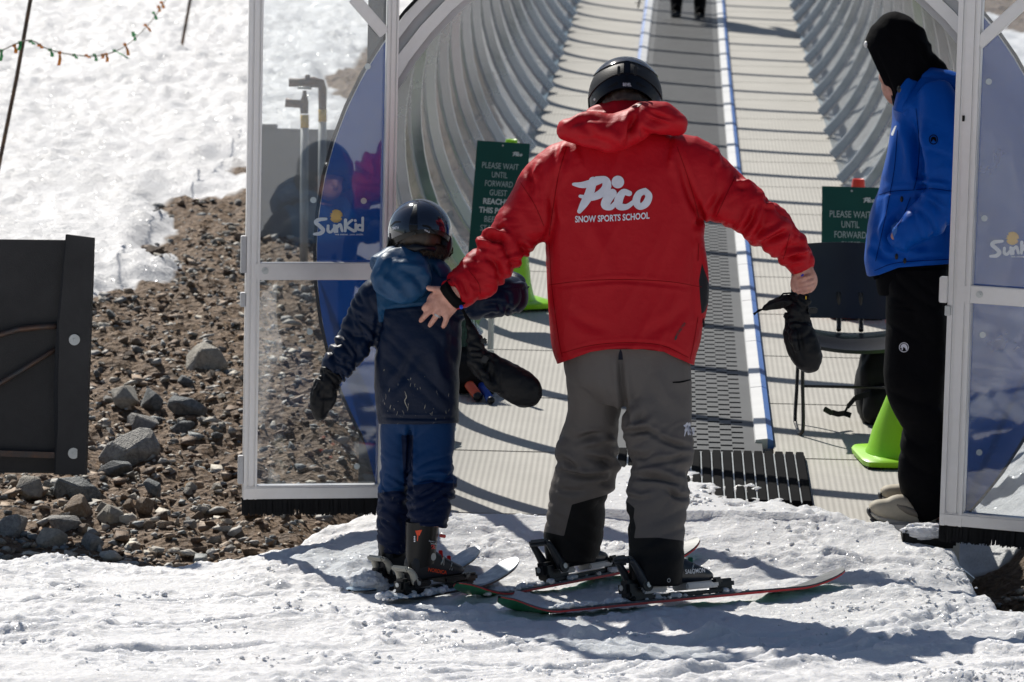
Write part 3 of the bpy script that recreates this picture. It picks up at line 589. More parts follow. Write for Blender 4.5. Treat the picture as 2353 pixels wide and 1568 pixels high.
def sign(label, tl, tr, hpx, Y, lines, lean, logo):
    S_ = thing('sign_board', label, 'sign', W((tl[0] + tr[0]) / 2 + lean * hpx, tl[1] + hpx, Y), 'waiting signs')
    ex = np.array([tr[0] - tl[0], tr[1] - tl[1]], float); L = np.hypot(*ex); ex /= L; ey = np.array([lean, 1.0])
    pl = lambda p, d=0.0: W(tl[0] + ex[0] * p[0] + ey[0] * p[1], tl[1] + ex[1] * p[0] + ey[1] * p[1], Y + d)
    b = MB(); b.prism([pl((0, 0)), pl((L, 0)), pl((L, hpx)), pl((0, hpx))], (0, .005, 0)); b.build('board', MSIGN, S_)
    s = L / 122.0; reg = []; bold = []
    for i, (t, w, bd) in enumerate(lines):
        y = (62 + i * 20.6) * s; V, Fc = fit_text(t, w * s, 13.5 * s, 0, 0, bold=.03 if bd else .004); (bold if bd else reg).append((np.stack([V[:, 0] + 58 * s, -V[:, 1] + y], 1), Fc))
    for t in reg: decal('lettering', [t], lambda p, k: pl(p, -.0015), MSTXT, S_)
    for t in bold: decal('bold_lettering', [t], lambda p, k: pl(p, -.0015), MSTXB, S_)
    lg = [(V * [.052 * s, .052 * s] + [ (logo - 3.5) * s , -3.8 * s + 0], F_) for V, F_ in pico_shapes()]
    decal('logo', lg, lambda p, k: pl(p, -.0016 - .0003 * k), MSTXB, S_)
    V, Fc = disc2d((60 * s, 8 * s), 2.2 * s, 10); decal('rivet', [(V, Fc)], lambda p, k: pl(p, -.003), MSTEEL, S_)
    return S_
def pico_shapes():                  # script logo in its own units, x right, y down
    return [stroke2d([(815, 490, 46), (792, 570, 52), (765, 620, 46), (738, 664, 26)]), stroke2d([(705, 510, 18), (755, 514, 36), (820, 500, 42), (880, 483, 26)]),
            stroke2d([(835, 482, 34), (885, 488, 46), (893, 525, 52), (862, 562, 48), (800, 588, 34), (742, 578, 18)]), disc2d((957, 497), 36),
            stroke2d([(927, 560, 48), (897, 598, 54), (887, 630, 50), (920, 640, 32), (952, 606, 22)]),
            stroke2d([(1022, 562, 32), (988, 556, 38), (962, 598, 50), (966, 634, 44), (1008, 638, 32), (1052, 606, 22)]),
            stroke2d([(1112, 547, 34), (1077, 566, 40), (1062, 608, 44), (1082, 638, 36), (1117, 620, 42), (1134, 577, 40)], closed=True)]
LINES = [('PLEASE WAIT', 84, 0), ('UNTIL', 36, 0), ('FORWARD', 64, 0), ('GUEST', 40, 0), ('REACHES', 66, 1), ('THIS POINT', 82, 1), ('BEFORE', 54, 0), ('STARTING', 70, 0), ('SLOWLY', 60, 0)]
sign('green waiting sign with white lettering on a lime cone, partly behind the red sleeve', (1096.6, 323), (1218, 331), 285, 20.9, LINES, -.08, 50)
bs = onfloor(1168, 706); cone('traffic_cone', 'lime green cone carrying the waiting sign behind the red sleeve', bs, .79, MLIME, .5)
sign('green waiting sign with white lettering above the black chair, partly behind the blue jacket', (1889, 428), (2028, 432), 270, 20.6, LINES, -.01, 50)
bs = onfloor(1963, 729); cone('traffic_cone', 'red cone carrying the waiting sign behind the black chair', bs, .65, MRED, .1, .26)
bs = onfloor(2086, 1062); CN, MC_ = cone('traffic_cone', 'lime green cone with an orange tape patch, half hidden by black trousers', bs, .44, MLIME, .12, .40, .142)
for (z0, z1, m_, nm) in ((.19, .262, MORANGE, 'tape_patch'), (.135, .178, mat('tape_olive', (.28, .45, .02), .5), 'tape_patch')):
    b = MB(); rr = lambda z: .142 + (.031 - .142) * (z - .12) / (.41 - .12) + .002; aa = np.linspace(-1.95, -1.2, 8); V = []
    for z in (z0, z1): V += [MC_ @ Vector((rr(z) * math.cos(x), rr(z) * math.sin(x), z)) for x in aa]
    b.add(V, [(k, k + 1, k + 9, k + 8) for k in range(7)]); b.build(nm, m_, CN)
# ------------------------------------------------------------------ chairs, bag, bats
MCHR = mat('chair_plastic', (.010, .012, .018), .28, spec=.5, var=.15, vscale=8); MCHF = mat('chair_frame', (.055, .05, .045), .35, .7)
p = onfloor(1838, 1004); CH = thing('chair', 'black plastic chair with wire sled legs beside the blue jacket', 'chair', p + Vector((.24, .2, 0)))
fz = lambda y: FA + FM * y
cx0, cy0 = p.x, p.y                 # front left foot
def chair():
    sw, sd = .47, .44; g = fz(cy0)
    b = MB(); rings = []             # curved seat
    for i in range(9):
        t = i / 8; y = cy0 - .03 + t * sd; z = g + .40 + .02 * t - (.03 * (1 - t) ** 6 if t < .3 else 0) + .02 * FM; row = []
        prof = [(s, z - .028 * math.cos(s * math.pi / 2) + (.004)) for s in np.linspace(-1, 1, 11)]
        row = [Vector((cx0 + .215 + s * sw / 2, y, zz)) for s, zz in prof] + [Vector((cx0 + .215 + s * sw / 2 * .99, y, zz - .014)) for s, zz in prof[::-1]]
        rings.append(row)
    b.loft(rings); b.build('seat', MCHR, CH, auto=40)
    b = MB(); rings = []             # back shell
    for j in range(9):
        t = j / 8; z = g + .455 + t * .295; y = cy0 + .43 + t * .06; row = []; wj = sw / 2 * (1.03 - .02 * t - .10 * max(0, t - .85) / .15 * 1.0)
        for s in np.linspace(-1, 1, 11): row.append(Vector((cx0 + .215 + s * wj, y - .05 * s * s + .0, z + (.012 if j == 8 else 0) * (1 - s * s))))
        row += [q + Vector((0, .012, 0)) for q in row[::-1]]; rings.append(row)
    b.loft(rings); b.build('backrest', MCHR, CH, auto=40)
    for s in (0, 1):
        x = cx0 + s * .43
        b = MB(); b.tube(crom([(x + .012, cy0 + .42, g + .41), (x + .006, cy0 + .36, g + .2), (x - .002, cy0 + .30, g + .06), (x, cy0 + .26, g + .03), (x, cy0 + .1, g + .012), (x + .004, cy0 + .01, g + .012), (x + .012, cy0, g + .05), (x + .006, cy0 + .03, g + .25), (x + .014, cy0 + .06, g + .395)], 5), .0075, 8); b.build('sled_leg', MCHF, CH, True)
    b = MB(); b.tube([(cx0 + .012, cy0 + .2, g + .19), (cx0 + .43, cy0 + .2, g + .19)], .006, 8); b.build('stretcher', MCHF, CH, True)
    for s in (.17, .26): b = MB(); b.tube(crom([(cx0 + s, cy0 + .38, g + .41), (cx0 + s + .004, cy0 + .44, g + .45), (cx0 + s, cy0 + .45, g + .56)], 5), .010, 8); b.build('back_support', MCHF, CH, True)
chair()
MBAG = mat('bag_nylon', (.006, .006, .007), .6, spec=.2, var=.3, vscale=20, bump=(60, .3, .003))
pb = onfloor(2012, 972); BG = thing('backpack', 'black backpack on the floor behind the lime cone, strap trailing out', 'backpack', pb)
def blob(name, c, rad, m, par, seed=0, amp=.12):
    bm = bmesh.new(); bmesh.ops.create_icosphere(bm, subdivisions=4, radius=1); P = np.array([v.co for v in bm.verts]); P = np.sign(P) * np.abs(P) ** .8; d = 1 + amp * fbm(P * 1.5 + seed, 3)
    for v, q in zip(bm.verts, P * d[:, None] * rad + np.array(c)): v.co = q
    me = bpy.data.meshes.new(name); bm.to_mesh(me); bm.free(); me.materials.append(m); me.polygons.foreach_set('use_smooth', np.ones(len(me.polygons), bool)); o = bpy.data.objects.new(name, me); return link(o, par)
blob('bag_body', (pb.x + .0, pb.y, pb.z + .15), (.085, .11, .165), MBAG, BG, 2); blob('bag_pocket', (pb.x + .01, pb.y - .08, pb.z + .08), (.07, .06, .085), MBAG, BG, 5)
for L, r in (([(1998, 905), (1965, 915), (1948, 935), (1940, 950), (1955, 955)], .011), ([(1940, 950), (1925, 952), (1912, 948)], .008)):
    q = [W(u, v, pb.y - .16 - .02 * i) for i, (u, v) in enumerate(L)]; b = MB()
    for i in range(len(q) - 1): b.bar(q[i], q[i + 1], .004, .022, up=(.3, 0, 1))
    b.build('strap', MBAG, BG)
b = MB(); q = W(1903, 945, pb.y - .2); b.box(q, (.04, .012, .022), Matrix.Rotation(.5, 3, 'Y'), bev=.003); b.build('buckle', MBLKP, BG)
# green mesh camp chair with dark seat, behind the child
MMESH = mat('green_mesh', (.03, .085, .06), .5, var=.6, vscale=160); MTUBE = mat('grey_tube', (.48, .5, .47), .35, .5)
pc = onfloor(1085, 900); CC = thing('camp_chair', 'green mesh folding camp chair with a pale tube leg, hidden behind the child', 'chair', pc)
b = MB(); q0 = W(1129, 728, pc.y); q1 = W(1127, 803, pc.y); b.tube([q0 + Vector((.003, 0, .12)), q0, q1], .013, 12); b.disc(q1 + Vector((0, 0, -.004)), (0, 0, -1), .016, .03, 10, 0); b.build('leg', MTUBE, CC, auto=40)
b = MB(); b.tube([q1 + Vector((0, 0, -.03)), onfloor(1130, 905)], .010, 10); b.build('leg', MBLKP, CC, auto=40)
b = MB(); b.tube([W(1010, 720, pc.y + .35), onfloor(1005, 880)], .012, 10); b.build('leg', MTUBE, CC, auto=40)
b = MB(); A_ = [W(985, 700, pc.y + .02), W(1082, 706, pc.y + .02), W(1079, 812, pc.y), W(985, 812, pc.y)]; b.prism(A_, (0, .006, 0)); b.build('backrest', MMESH, CC)
for k in range(16):                 # woven threads stand proud
    b = MB(); u0 = 1040 + k * 3.2; b.bar(W(u0, 708, pc.y + .004), W(u0 - 14 + (k % 2) * 28, 811, pc.y - .004), .0035, .0035); b.build('mesh_strand', MMESH, CC)
bb = onfloor(1090, 905); DB = tag(blob('duffel_bag', (bb.x - .05, bb.y + .1, bb.z + .09), (.13, .16, .10), MBAG, None, 9), 'black duffel bag under the green camp chair behind the child', 'bag')
for lab, L, m_, r in (('red tube with a rounded black end sticking out behind the child', [(1062, 862), (1098, 912)], mat('red_tube', (.8, .12, .05), .35, var=.06), .0205), ('blue tube with a black end lying beside the red one behind the child', [(1100, 878), (1128, 920)], mat('blue_tube', (.01, .06, .35), .35), .0165)):
    e = onfloor(L[1][0], L[1][1], r); s = W(L[0][0], L[0][1], e.y + .30); d = (e - s).normalized(); T = thing('capped_tube', lab, 'tube', e)
    b = MB(); b.tube([s - d * .25, e], r, 16); b.build('shaft', m_, T, True); b = MB(); b.tube([e, e + d * r * .4, e + d * r * .8, e + d * r * 1.0], [r * 1.02, r * .95, r * .6, r * .2], 16); b.build('end_cap', MBLKP, T, True)
# ------------------------------------------------------------------ barrier at the left edge
MBAR = mat('barrier_rubber', (.032, .031, .032), .6, spec=.25, var=.22, vscale=3, bump=(220, .35, .003)); MRUST = mat('rusty_steel', (.06, .06, .062), .55, .5, col2=(.13, .07, .045), vscale=14, bump=(90, .5, .004))
YB = 16.9; BA = thing('barrier', 'dark grey rubber barrier with a thick bolted end board at the left edge', 'barrier', W(60, 1090, YB))
b = MB(); b.prism([W(-260, 548, YB + .02), W(150, 552, YB + .02), W(125, 1088, YB + .02), W(-260, 1084, YB + .02)], (0, .02, 0)); b.build('sheet', MBAR, BA)
left = crom([(151, 539), (141, 640), (131, 740), (124, 860), (124, 960), (126, 1040), (124, 1091)], 4); right = crom([(214, 547), (211, 650), (206, 780), (202, 900), (199, 1000), (196, 1091)], 4)
poly = [W(u, v, YB - .03) for u, v in left] + [W(u, v, YB - .075) for u, v in right[::-1]]
b = MB(); b.prism(poly, (.004, .035, 0)); b.build('end_board', MBAR, BA)
Lb = [W(u, v, YB - .031) for u, v in left]; Lc = [W(u + 9, v, YB - .034) for u, v in left]; b = MB()
b.add(Lb + Lc, [(k, k + 1, len(Lb) + k + 1, len(Lb) + k) for k in range(len(Lb) - 1)]); b.build('cut_edge', mat('rubber_cut', (.008, .009, .012), .8, bump=(300, .8, .004)), BA)
for (u, v) in ((170.5, 781), (168.5, 1042)):
    q = W(u, v, YB - .06); b = MB(); n_ = Vector((.25, -1, 0)).normalized(); b.disc(q, n_, .0255 * .8, .006, 24); b.disc(q + n_ * .006, n_, .006, .006, 6); b.build('washer', MSTEEL, BA, auto=40)
for nm, L, r in (('bent_bar', [(-60, 785), (0, 770), (40, 758), (90, 752), (130, 750)], .011), ('diagonal_bar', [(-60, 918), (0, 882), (60, 845), (127, 803)], .010)):
    b = MB(); b.tube([W(u, v, YB - .01) for u, v in L], r, 8); b.build(nm, MRUST, BA, True)
b = MB(); b.bar(W(-80, 1039, YB - .01), W(126, 1046, YB - .01), .03, .022); b.build('bottom_bar', MRUST, BA)
# ------------------------------------------------------------------ rope line with flags, poles, pipes, box
MBAMB = mat('bamboo', (.16, .085, .04), .6, col2=(.03, .025, .02), vscale=9); MROPE = mat('rope', (.22, .2, .16), .8); MFG = mat('flag_green', (.06, .42, .12), .6); MFO = mat('flag_orange', (.9, .28, .02), .6)
b = MB(); b.tube([W(74, -60, 24), W(70, 0, 24), W(38, 180, 24), W(0, 368, 24), W(-52, 648, 24)], .011, 8); tag(b.build('marker_pole', MBAMB, None, True), 'long dark bamboo pole leaning at the left edge, carrying the flag rope', 'pole')
b = MB(); b.tube([W(446, -50, 36), W(437, 0, 36), W(408, 158, 36)], .0125, 8); tag(b.build('marker_pole', MBAMB, None, True), 'short bamboo pole stuck in the snow, right of the flag rope', 'pole')
rp = crom([(-90, 158, 22.5), (0, 118, 23.5), (64, 93, 23.97), (110, 113, 24.6), (165, 126, 25.4), (230, 128, 26.4), (285, 108, 27.4), (340, 58, 28.6), (378, 4, 29.6), (420, -70, 31)], 8)
RO_ = thing('flag_rope', 'sagging thin rope hung with small orange and green ribbon flags', 'rope', W(64, 93, 23.97))
b = MB(); b.tube([W(*q) for q in rp], .0035, 6); b.build('rope_line', MROPE, RO_, True)
for (u, v, col, ln, dr) in ((3, 117, 0, 24, -3), (33, 105, 1, 18, 3), (46, 98, 0, 18, -4), (70, 95, 0, 8, 8), (90, 104, 1, 8, 6), (115, 115, 0, 16, 5), (137, 121, 1, 30, -2), (170, 127, 0, 8, 6), (198, 128, 1, 6, 8), (217, 127, 0, 14, 4), (236, 127, 1, 8, -1), (244, 125, 1, 18, 2), (263, 117, 0, 18, 32), (287, 102, 1, 26, 8), (307, 82, 0, 12, 3), (306, 76, 0, 6, 6), (334, 58, 1, 15, 12), (353, 30, 0, 16, 6), (364, 16, 1, 12, 2), (371, 6, 1, 14, 5)):
    Yq = float(np.interp(u, rp[:, 0], rp[:, 2])); a_ = W(u, v, Yq - .004); c_ = W(u + dr, v + ln, Yq - .02); b = MB(); w = Vector((.008, .006, 0)); mid = (a_ + c_) / 2 + Vector((.006, -.01, 0))
    b.add([a_ - w * .5, a_ + w * .5, mid + w, mid - w, c_ + w * 1.1, c_ - w * 1.1], [(0, 1, 2, 3), (3, 2, 4, 5)]); b.add([a_ + Vector((-.01, -.004, -.008)), a_ + Vector((.01, -.004, -.008)), a_ + Vector((.01, -.004, .008)), a_ + Vector((-.01, -.004, .008))], [(0, 1, 2, 3)])
    b.build('ribbon_flag', MFO if col else MFG, RO_)
MPIPE = mat('pipe_grey', (.38, .39, .38), .5, .3, var=.1); MYEL = mat('yellow_band', (.55, .33, .01), .5); MVALVE = mat('valve_iron', (.045, .04, .035), .6, .3, col2=(.12, .05, .03), vscale=30)
def pipe(label, L, band, valve, Y):
    g = W(L[0], 660, Y); P_ = thing('hydrant_pipe', label, 'hydrant', g, 'snowmaking pipes'); b = MB(); b.tube([W(L[0] - 2, 660, Y), W(L[0], band[1] + 2, Y)], .022, 14); b.build('standpipe', MPIPE, P_, True)
    b = MB(); b.tube([W(L[0], band[1] + 2, Y), W(L[0], band[0], Y)], .023, 14); b.build('yellow_band', MYEL, P_, True); valve(P_); return P_
def v1(P_):
    Y = 24.2; b = MB(); b.tube([W(699, 262, Y), W(699, 235, Y), W(700, 222, Y), W(700, 208, Y)], [0.0214, 0.0238, 0.0143, 0.0095], 12); b.tube([W(699, 240, Y), W(672, 238, Y), W(656, 236, Y)], [0.0238, 0.0214, 0.0262], 12); b.build('valve', MVALVE, P_, True)
    b = MB(); b.tube([W(684, 202, Y), W(716, 203, Y)], .007, 8); b.build('valve_handle', MPIPE, P_, True)
def v2(P_):
    Y = 24.4; b = MB(); b.tube([W(741, 252, Y), W(741, 205, Y), W(738, 193, Y), W(720, 189, Y), W(690, 190, Y), W(664, 190, Y)], [0.0214, 0.0238, 0.0262, 0.0286, 0.0214, 0.0238], 12); b.tube([W(707, 190, Y), W(707, 172, Y)], [0.0214, 0.0119], 10); b.build('valve', MVALVE, P_, True)
pipe('shorter grey hydrant pipe with yellow band and T handle behind the left door', (700,), (264, 292), v1, 24.2); pipe('taller grey hydrant pipe with dark elbow and yellow band behind the left door', (741,), (252, 278), v2, 24.4)
b = MB(); q0 = W(590, 600, 25.3); q1 = W(790, 299, 25.3); b.box(((q0.x + q1.x) / 2, 25.4, (q0.z + q1.z) / 2 - .03), (q1.x - q0.x, .2, q1.z - q0.z + .06), bev=.01); b.box((W(605, 297, 25.3).x + .03, 25.39, q1.z + .008), (.08, .16, .03)); tag(b.build('equipment_box', mat('box_grey', (.16, .17, .18), .5, var=.1)), 'grey equipment box on the hillside behind the hydrant pipes', 'box')
# ------------------------------------------------------------------ sewn and grown shapes: lofted limbs fused into one skin
def rings_of(rows, n=28, sub=5, e=2.4, taper_end=False):
    P = crom(rows, sub); C = [W(r[0], r[1], r[2]) for r in P]; R_ = []
    for i, r in enumerate(P):
        t = (C[min(i + 1, len(C) - 1)] - C[max(i - 1, 0)]).normalized(); s = t.cross(Vector((0, 1, 0)))
        s = s.normalized() if s.length > .05 else Vector((1, 0, 0)); d = s.cross(t).normalized(); hw = max(.002, r[3] * r[2] / FPX); dp = max(.002, r[4]); ring = []
        for k in range(n):
            a = 2 * math.pi * k / n; ca, sa = math.cos(a), math.sin(a); q = (abs(ca) ** e + abs(sa) ** e) ** (-1 / e); ring.append(C[i] + s * hw * ca * q + d * dp * sa * q)
        R_.append(ring)
    return R_
def limb(b, rows, **k): b.loft(rings_of(rows, **k)); return b
def fuse(b, voxel, it=6, fac=.5):
    o = b.build('tmp', []); m = o.modifiers.new('r', 'REMESH'); m.mode = 'VOXEL'; m.voxel_size = voxel
    if it: s = o.modifiers.new('s', 'SMOOTH'); s.factor = fac; s.iterations = it
    dg = bpy.context.evaluated_depsgraph_get(); dg.update(); me = bpy.data.meshes.new_from_object(o.evaluated_get(dg)); bpy.data.objects.remove(o); return me
def vdata(me):
    n = len(me.vertices); V = np.empty(n * 3, np.float32); me.vertices.foreach_get('co', V); Nn = np.empty(n * 3, np.float32); me.vertices.foreach_get('normal', Nn); return V.reshape(-1, 3).astype(float), Nn.reshape(-1, 3).astype(float)
def wrinkle(V, UV, line, hw, amp, lam, slant=0.0, seed=0.0, wt=None, stretch=3.2):
    d, t, side = polyline_d(UV, line); L = np.hypot(*np.diff(np.array(line, float), axis=0).T).sum(); s = d * side; m = sstep(hw * 1.35, hw * .95, d)
    q = np.stack([(t * L + slant * s) / lam, s / (lam * stretch) + seed, V[:, 1] * 698 / (lam * stretch)], 1); q = q + .45 * np.stack([perlin(q * .6 + 5), perlin(q * .6 + 15), 0 * t], 1)
    r = np.clip(1 - np.abs(perlin(q)) * 2.4, 0, 1) ** 1.2; r2 = perlin(q * 2.1 + 3) * .25
    return amp * m * (np.interp(t, *wt) if wt else 1.0) * (.35 - r + r2)
def strokes(V, Nn, UV, L):
    out = np.zeros(len(V)); face = sstep(.45, -.1, Nn[:, 1])
    for pts, amp, w in L:
        pts = crom([(p[0], p[1]) for p in pts], 5) if len(pts) > 2 else np.array(pts, float)
        d, t, sd = polyline_d(UV, pts); e = np.clip(np.sin(np.pi * np.clip(t, .03, .97)), 0, 1) ** .7
        out += amp * e * (np.exp(-(d / w) ** 2) - .45 * np.exp(-((d - 1.9 * w) / w) ** 2)) * face
    return out
def finish(me, V, name, mats, parent, attrs=None):
    me.vertices.foreach_set('co', np.ascontiguousarray(V, np.float32).ravel()); me.name = name; me.materials.clear()
    for m in (mats if isinstance(mats, (list, tuple)) else [mats]): me.materials.append(m)
    me.polygons.foreach_set('use_smooth', np.ones(len(me.polygons), bool)); me.polygons.foreach_set('material_index', np.zeros(len(me.polygons), np.int32)); me.update()
    o = bpy.data.objects.new(name, me); link(o, parent)
    for k, v in (attrs or {}).items(): attr(o, k, v)
    return o
def hem(V, UV, curve, soft=0.0):    # lift everything that hangs below a hem line
    h = np.interp(UV[:, 0], [p[0] for p in curve], [p[1] for p in curve]); ex = np.maximum(UV[:, 1] - h, 0); V = V.copy(); V[:, 2] += ex * V[:, 1] / FPX; return V
def cloth(name, col, rough=.6, spec=.12, weave=900, bump=.25, var=.1, sheen=0.0, zones=(), coat=0.0, dust=0.0):
    m = mat(name, col, rough, spec=spec, sheen=sheen, coat=coat); t = m.node_tree; b = t.nodes['Principled BSDF']; tc = N(t, 'ShaderNodeTexCoord')
    n1 = N(t, 'ShaderNodeTexNoise'); n1.inputs['Scale'].default_value = 9; n1.inputs['Detail'].default_value = 7; n1.inputs['Roughness'].default_value = .6; t.links.new(tc.outputs['Object'], n1.inputs['Vector'])
    mx = N(t, 'ShaderNodeMix', data_type='RGBA'); mx.inputs['A'].default_value = (*[c * (1 - var) for c in col], 1); mx.inputs['B'].default_value = (*[c * (1 + var) for c in col], 1); t.links.new(n1.outputs['Fac'], mx.inputs['Factor']); last = mx.outputs['Result']
    for an, zc in zones:
        at = N(t, 'ShaderNodeAttribute', attribute_name=an); mr = N(t, 'ShaderNodeMapRange'); mr.inputs[1].default_value = -.6; mr.inputs[2].default_value = .6; t.links.new(at.outputs['Fac'], mr.inputs[0])
        m2 = N(t, 'ShaderNodeMix', data_type='RGBA'); m2.inputs['B'].default_value = (*zc, 1); t.links.new(mr.outputs[0], m2.inputs['Factor']); t.links.new(last, m2.inputs['A']); last = m2.outputs['Result']
    if dust:                         # dried splashes
        n3 = N(t, 'ShaderNodeTexNoise'); n3.inputs['Scale'].default_value = 42; n3.inputs['Detail'].default_value = 5; n3.inputs['Distortion'].default_value = 1.2; t.links.new(tc.outputs['Object'], n3.inputs['Vector'])
        at = N(t, 'ShaderNodeAttribute', attribute_name='dust'); ml = N(t, 'ShaderNodeMath', operation='MULTIPLY'); r3 = N(t, 'ShaderNodeMapRange'); r3.inputs[1].default_value = .66; r3.inputs[2].default_value = .78; r3.inputs[4].default_value = dust; t.links.new(n3.outputs['Fac'], r3.inputs[0]); t.links.new(r3.outputs[0], ml.inputs[0]); t.links.new(at.outputs['Fac'], ml.inputs[1])
        m3 = N(t, 'ShaderNodeMix', data_type='RGBA'); m3.inputs['B'].default_value = (.4, .38, .34, 1); t.links.new(ml.outputs[0], m3.inputs['Factor']); t.links.new(last, m3.inputs['A']); last = m3.outputs['Result']
    t.links.new(last, b.inputs['Base Color'])
    n2 = N(t, 'ShaderNodeTexNoise'); n2.inputs['Scale'].default_value = weave; n2.inputs['Detail'].default_value = 2; t.links.new(tc.outputs['Object'], n2.inputs['Vector'])
    n4 = N(t, 'ShaderNodeTexNoise'); n4.inputs['Scale'].default_value = 45; n4.inputs['Detail'].default_value = 5; t.links.new(tc.outputs['Object'], n4.inputs['Vector'])
    b1 = N(t, 'ShaderNodeBump'); b1.inputs['Strength'].default_value = bump; b1.inputs['Distance'].default_value = .0012; t.links.new(n2.outputs['Fac'], b1.inputs['Height'])
    b2 = N(t, 'ShaderNodeBump'); b2.inputs['Strength'].default_value = .35; b2.inputs['Distance'].default_value = .006; t.links.new(n4.outputs['Fac'], b2.inputs['Height']); t.links.new(b1.outputs[0], b2.inputs['Normal']); t.links.new(b2.outputs[0], b.inputs['Normal'])
    return m
def skin_mat(name, c1, c2):
    m = mat(name, c1, .5, col2=c2, vscale=35, bump=(160, .3, .003)); b = m.node_tree.nodes['Principled BSDF']; b.inputs['Subsurface Weight'].default_value = .12; b.inputs['Subsurface Radius'].default_value = (.012, .004, .002); b.inputs['Subsurface Scale'].default_value = 1.0; return m
MSKIN = skin_mat('skin', (.44, .205, .145), (.60, .32, .25)); MHAIR = mat('dark_hair', (.03, .018, .01), .5, var=.5, vscale=60)
MREDJ = cloth('red_shell', (.40, .0035, .010), .52, spec=.18, var=.07, zones=[('dark', (.010, .010, .013))])
MGREY = cloth('grey_trousers', (.120, .106, .098), .6, spec=.2, var=.07, zones=[('black', (.0035, .0035, .004))], weave=700)
MNAVY = cloth('navy_jacket', (.002, .008, .028), .40, spec=.2, var=.15, zones=[('royal', (.008, .052, .125))], dust=.8)
MROYAL = cloth('royal_blue', (.008, .052, .13), .40, spec=.3, var=.12); MBPANT = cloth('blue_trousers', (.004, .028, .095), .5, var=.15, zones=[('navy', (.0025, .008, .032))], dust=.35)
MBLUEJ = cloth('bright_blue_shell', (.0005, .075, .40), .45, spec=.12, var=.08); MBLKF = cloth('black_fleece', (.0035, .0035, .0048), .85, spec=.05, weave=500); MBLKC = cloth('black_cloth', (.0032, .0032, .0042), .65, spec=.06, var=.2)
MLINE = cloth('dark_lining', (.012, .014, .025), .6)
MNYL = cloth('black_nylon', (.004, .004, .005), .5, spec=.22, var=.3)
def curve_place(bvh, off=.0022):
    def f(p, k):
        d = ray(p[0], p[1]); d.normalize(); h = bvh.ray_cast(Vector((0, 0, CAMH)), d)
        return (h[0] if h[0] is not None else W(p[0], p[1], 15.0)) - d * (off + .0003 * k)
    return f
def bvh_of(o): return BVHTree.FromPolygons([v.co for v in o.data.vertices], [p.vertices for p in o.data.polygons])
def ski_frame(tail, tip, s):        # frame with x along the ski, origin at the tail on the snow
    a = onz(*tail); b_ = onz(*tip); x = (b_ - a); L = x.length; x.normalize(); y = Vector((0, 0, 1)).cross(x).normalized(); z = x.cross(y); M = Matrix((x, y, z)).transposed().to_4x4(); M.translation = a + Vector((0, 0, s)); return M, L
def at_u(M, L, u):                  # distance along a ski at which it is seen at column u
    xs = np.linspace(0, L, 200); P = np.array([M @ Vector((x, 0, .04)) for x in xs]); return float(np.interp(u, projN(P)[:, 0], xs))
# ------------------------------------------------------------------ the instructor in red
Ma, La = ski_frame((1152, 1428), (1940, 1352), .010); Mb, Lb_ = ski_frame((1057, 1394), (1606, 1291), .010)
Mc, Lc_ = ski_frame((803, 1374), (1098, 1312), .010); Md, Ld_ = ski_frame((888, 1392), (1186, 1338), .010)
xr = at_u(Ma, La, 1476); xt_ = at_u(Ma, La, 1628); sc_r = min(1.12, (xt_ - xr) / .285); xl = at_u(Mb, Lb_, 1282); xq = at_u(Mb, Lb_, 1390); sc_l = min(1.12, (xq - xl) / .285)
xa = at_u(Mc, Lc_, 886); xb = at_u(Md, Ld_, 946); xb2 = at_u(Md, Ld_, 1052); sc_k = min(1.0, (xb2 - xb) / .285)
yA = (Ma @ Vector((xr + .06, 0, 0))).y; yB = (Mb @ Vector((xl + .06, 0, 0))).y; yK1 = (Mc @ Vector((xa + .05, 0, 0))).y; yK2 = (Md @ Vector((xb + .06, 0, 0))).y
YI = (yA + yB) / 2; YC = (yK1 + yK2) / 2; HY = YC - .150
for M_ in (Ma, Mb): M_ @= Matrix.Rotation(math.radians(-9), 4, 'X')
def legY(rows, y0, y1): n = len(rows) - 1; return [(r[0], r[1], y0 + (y1 - y0) * min(1, i / n * 1.15), r[3], r[4]) for i, r in enumerate(rows)]
def armY(rows, y0, y1): n = len(rows) - 1; return [(r[0], r[1], y0 + (y1 - y0) * max(0, (i - 1) / (n - 1)) ** 1.2, r[3], r[4]) for i, r in enumerate(rows)]
INS = thing('person', 'instructor in red jacket and grey trousers, seen from behind, hand on the child', 'person', onz(1470, 1390))
ARM_L = [(1345, 395, YI, 84, .13), (1285, 420, YI, 84, .115), (1222, 492, YI + .04, 68, .085), (1170, 555, YI + .12, 56, .075), (1142, 588, YI + .18, 57, .074), (1096, 638, YI + .30, 52, .066), (1062, 662, YI + .38, 44, .056), (1036, 680, YI + .44, 37, .048)]
CY = HY - .035; ARM_L = armY(ARM_L, YI, CY)
ARM_R = [(1530, 390, YI, 84, .13), (1592, 405, YI, 86, .115), (1658, 447, YI - .02, 66, .085), (1702, 474, YI - .05, 60, .077), (1757, 517, YI - .06, 54, .074), (1806, 556, YI - .04, 47, .064), (1836, 595, YI - .02, 39, .052), (1846, 624, YI - .02, 30, .044)]
TORSO = [(1432, 318, YI + .01, 100, .09), (1432, 345, YI, 152, .115), (1431, 385, YI, 178, .135), (1432, 450, YI, 184, .15), (1434, 540, YI, 181, .158), (1437, 640, YI, 181, .158), (1437, 720, YI, 178, .16), (1437, 790, YI, 170, .165), (1438, 828, YI, 158, .168), (1438, 850, YI, 156, .168)]
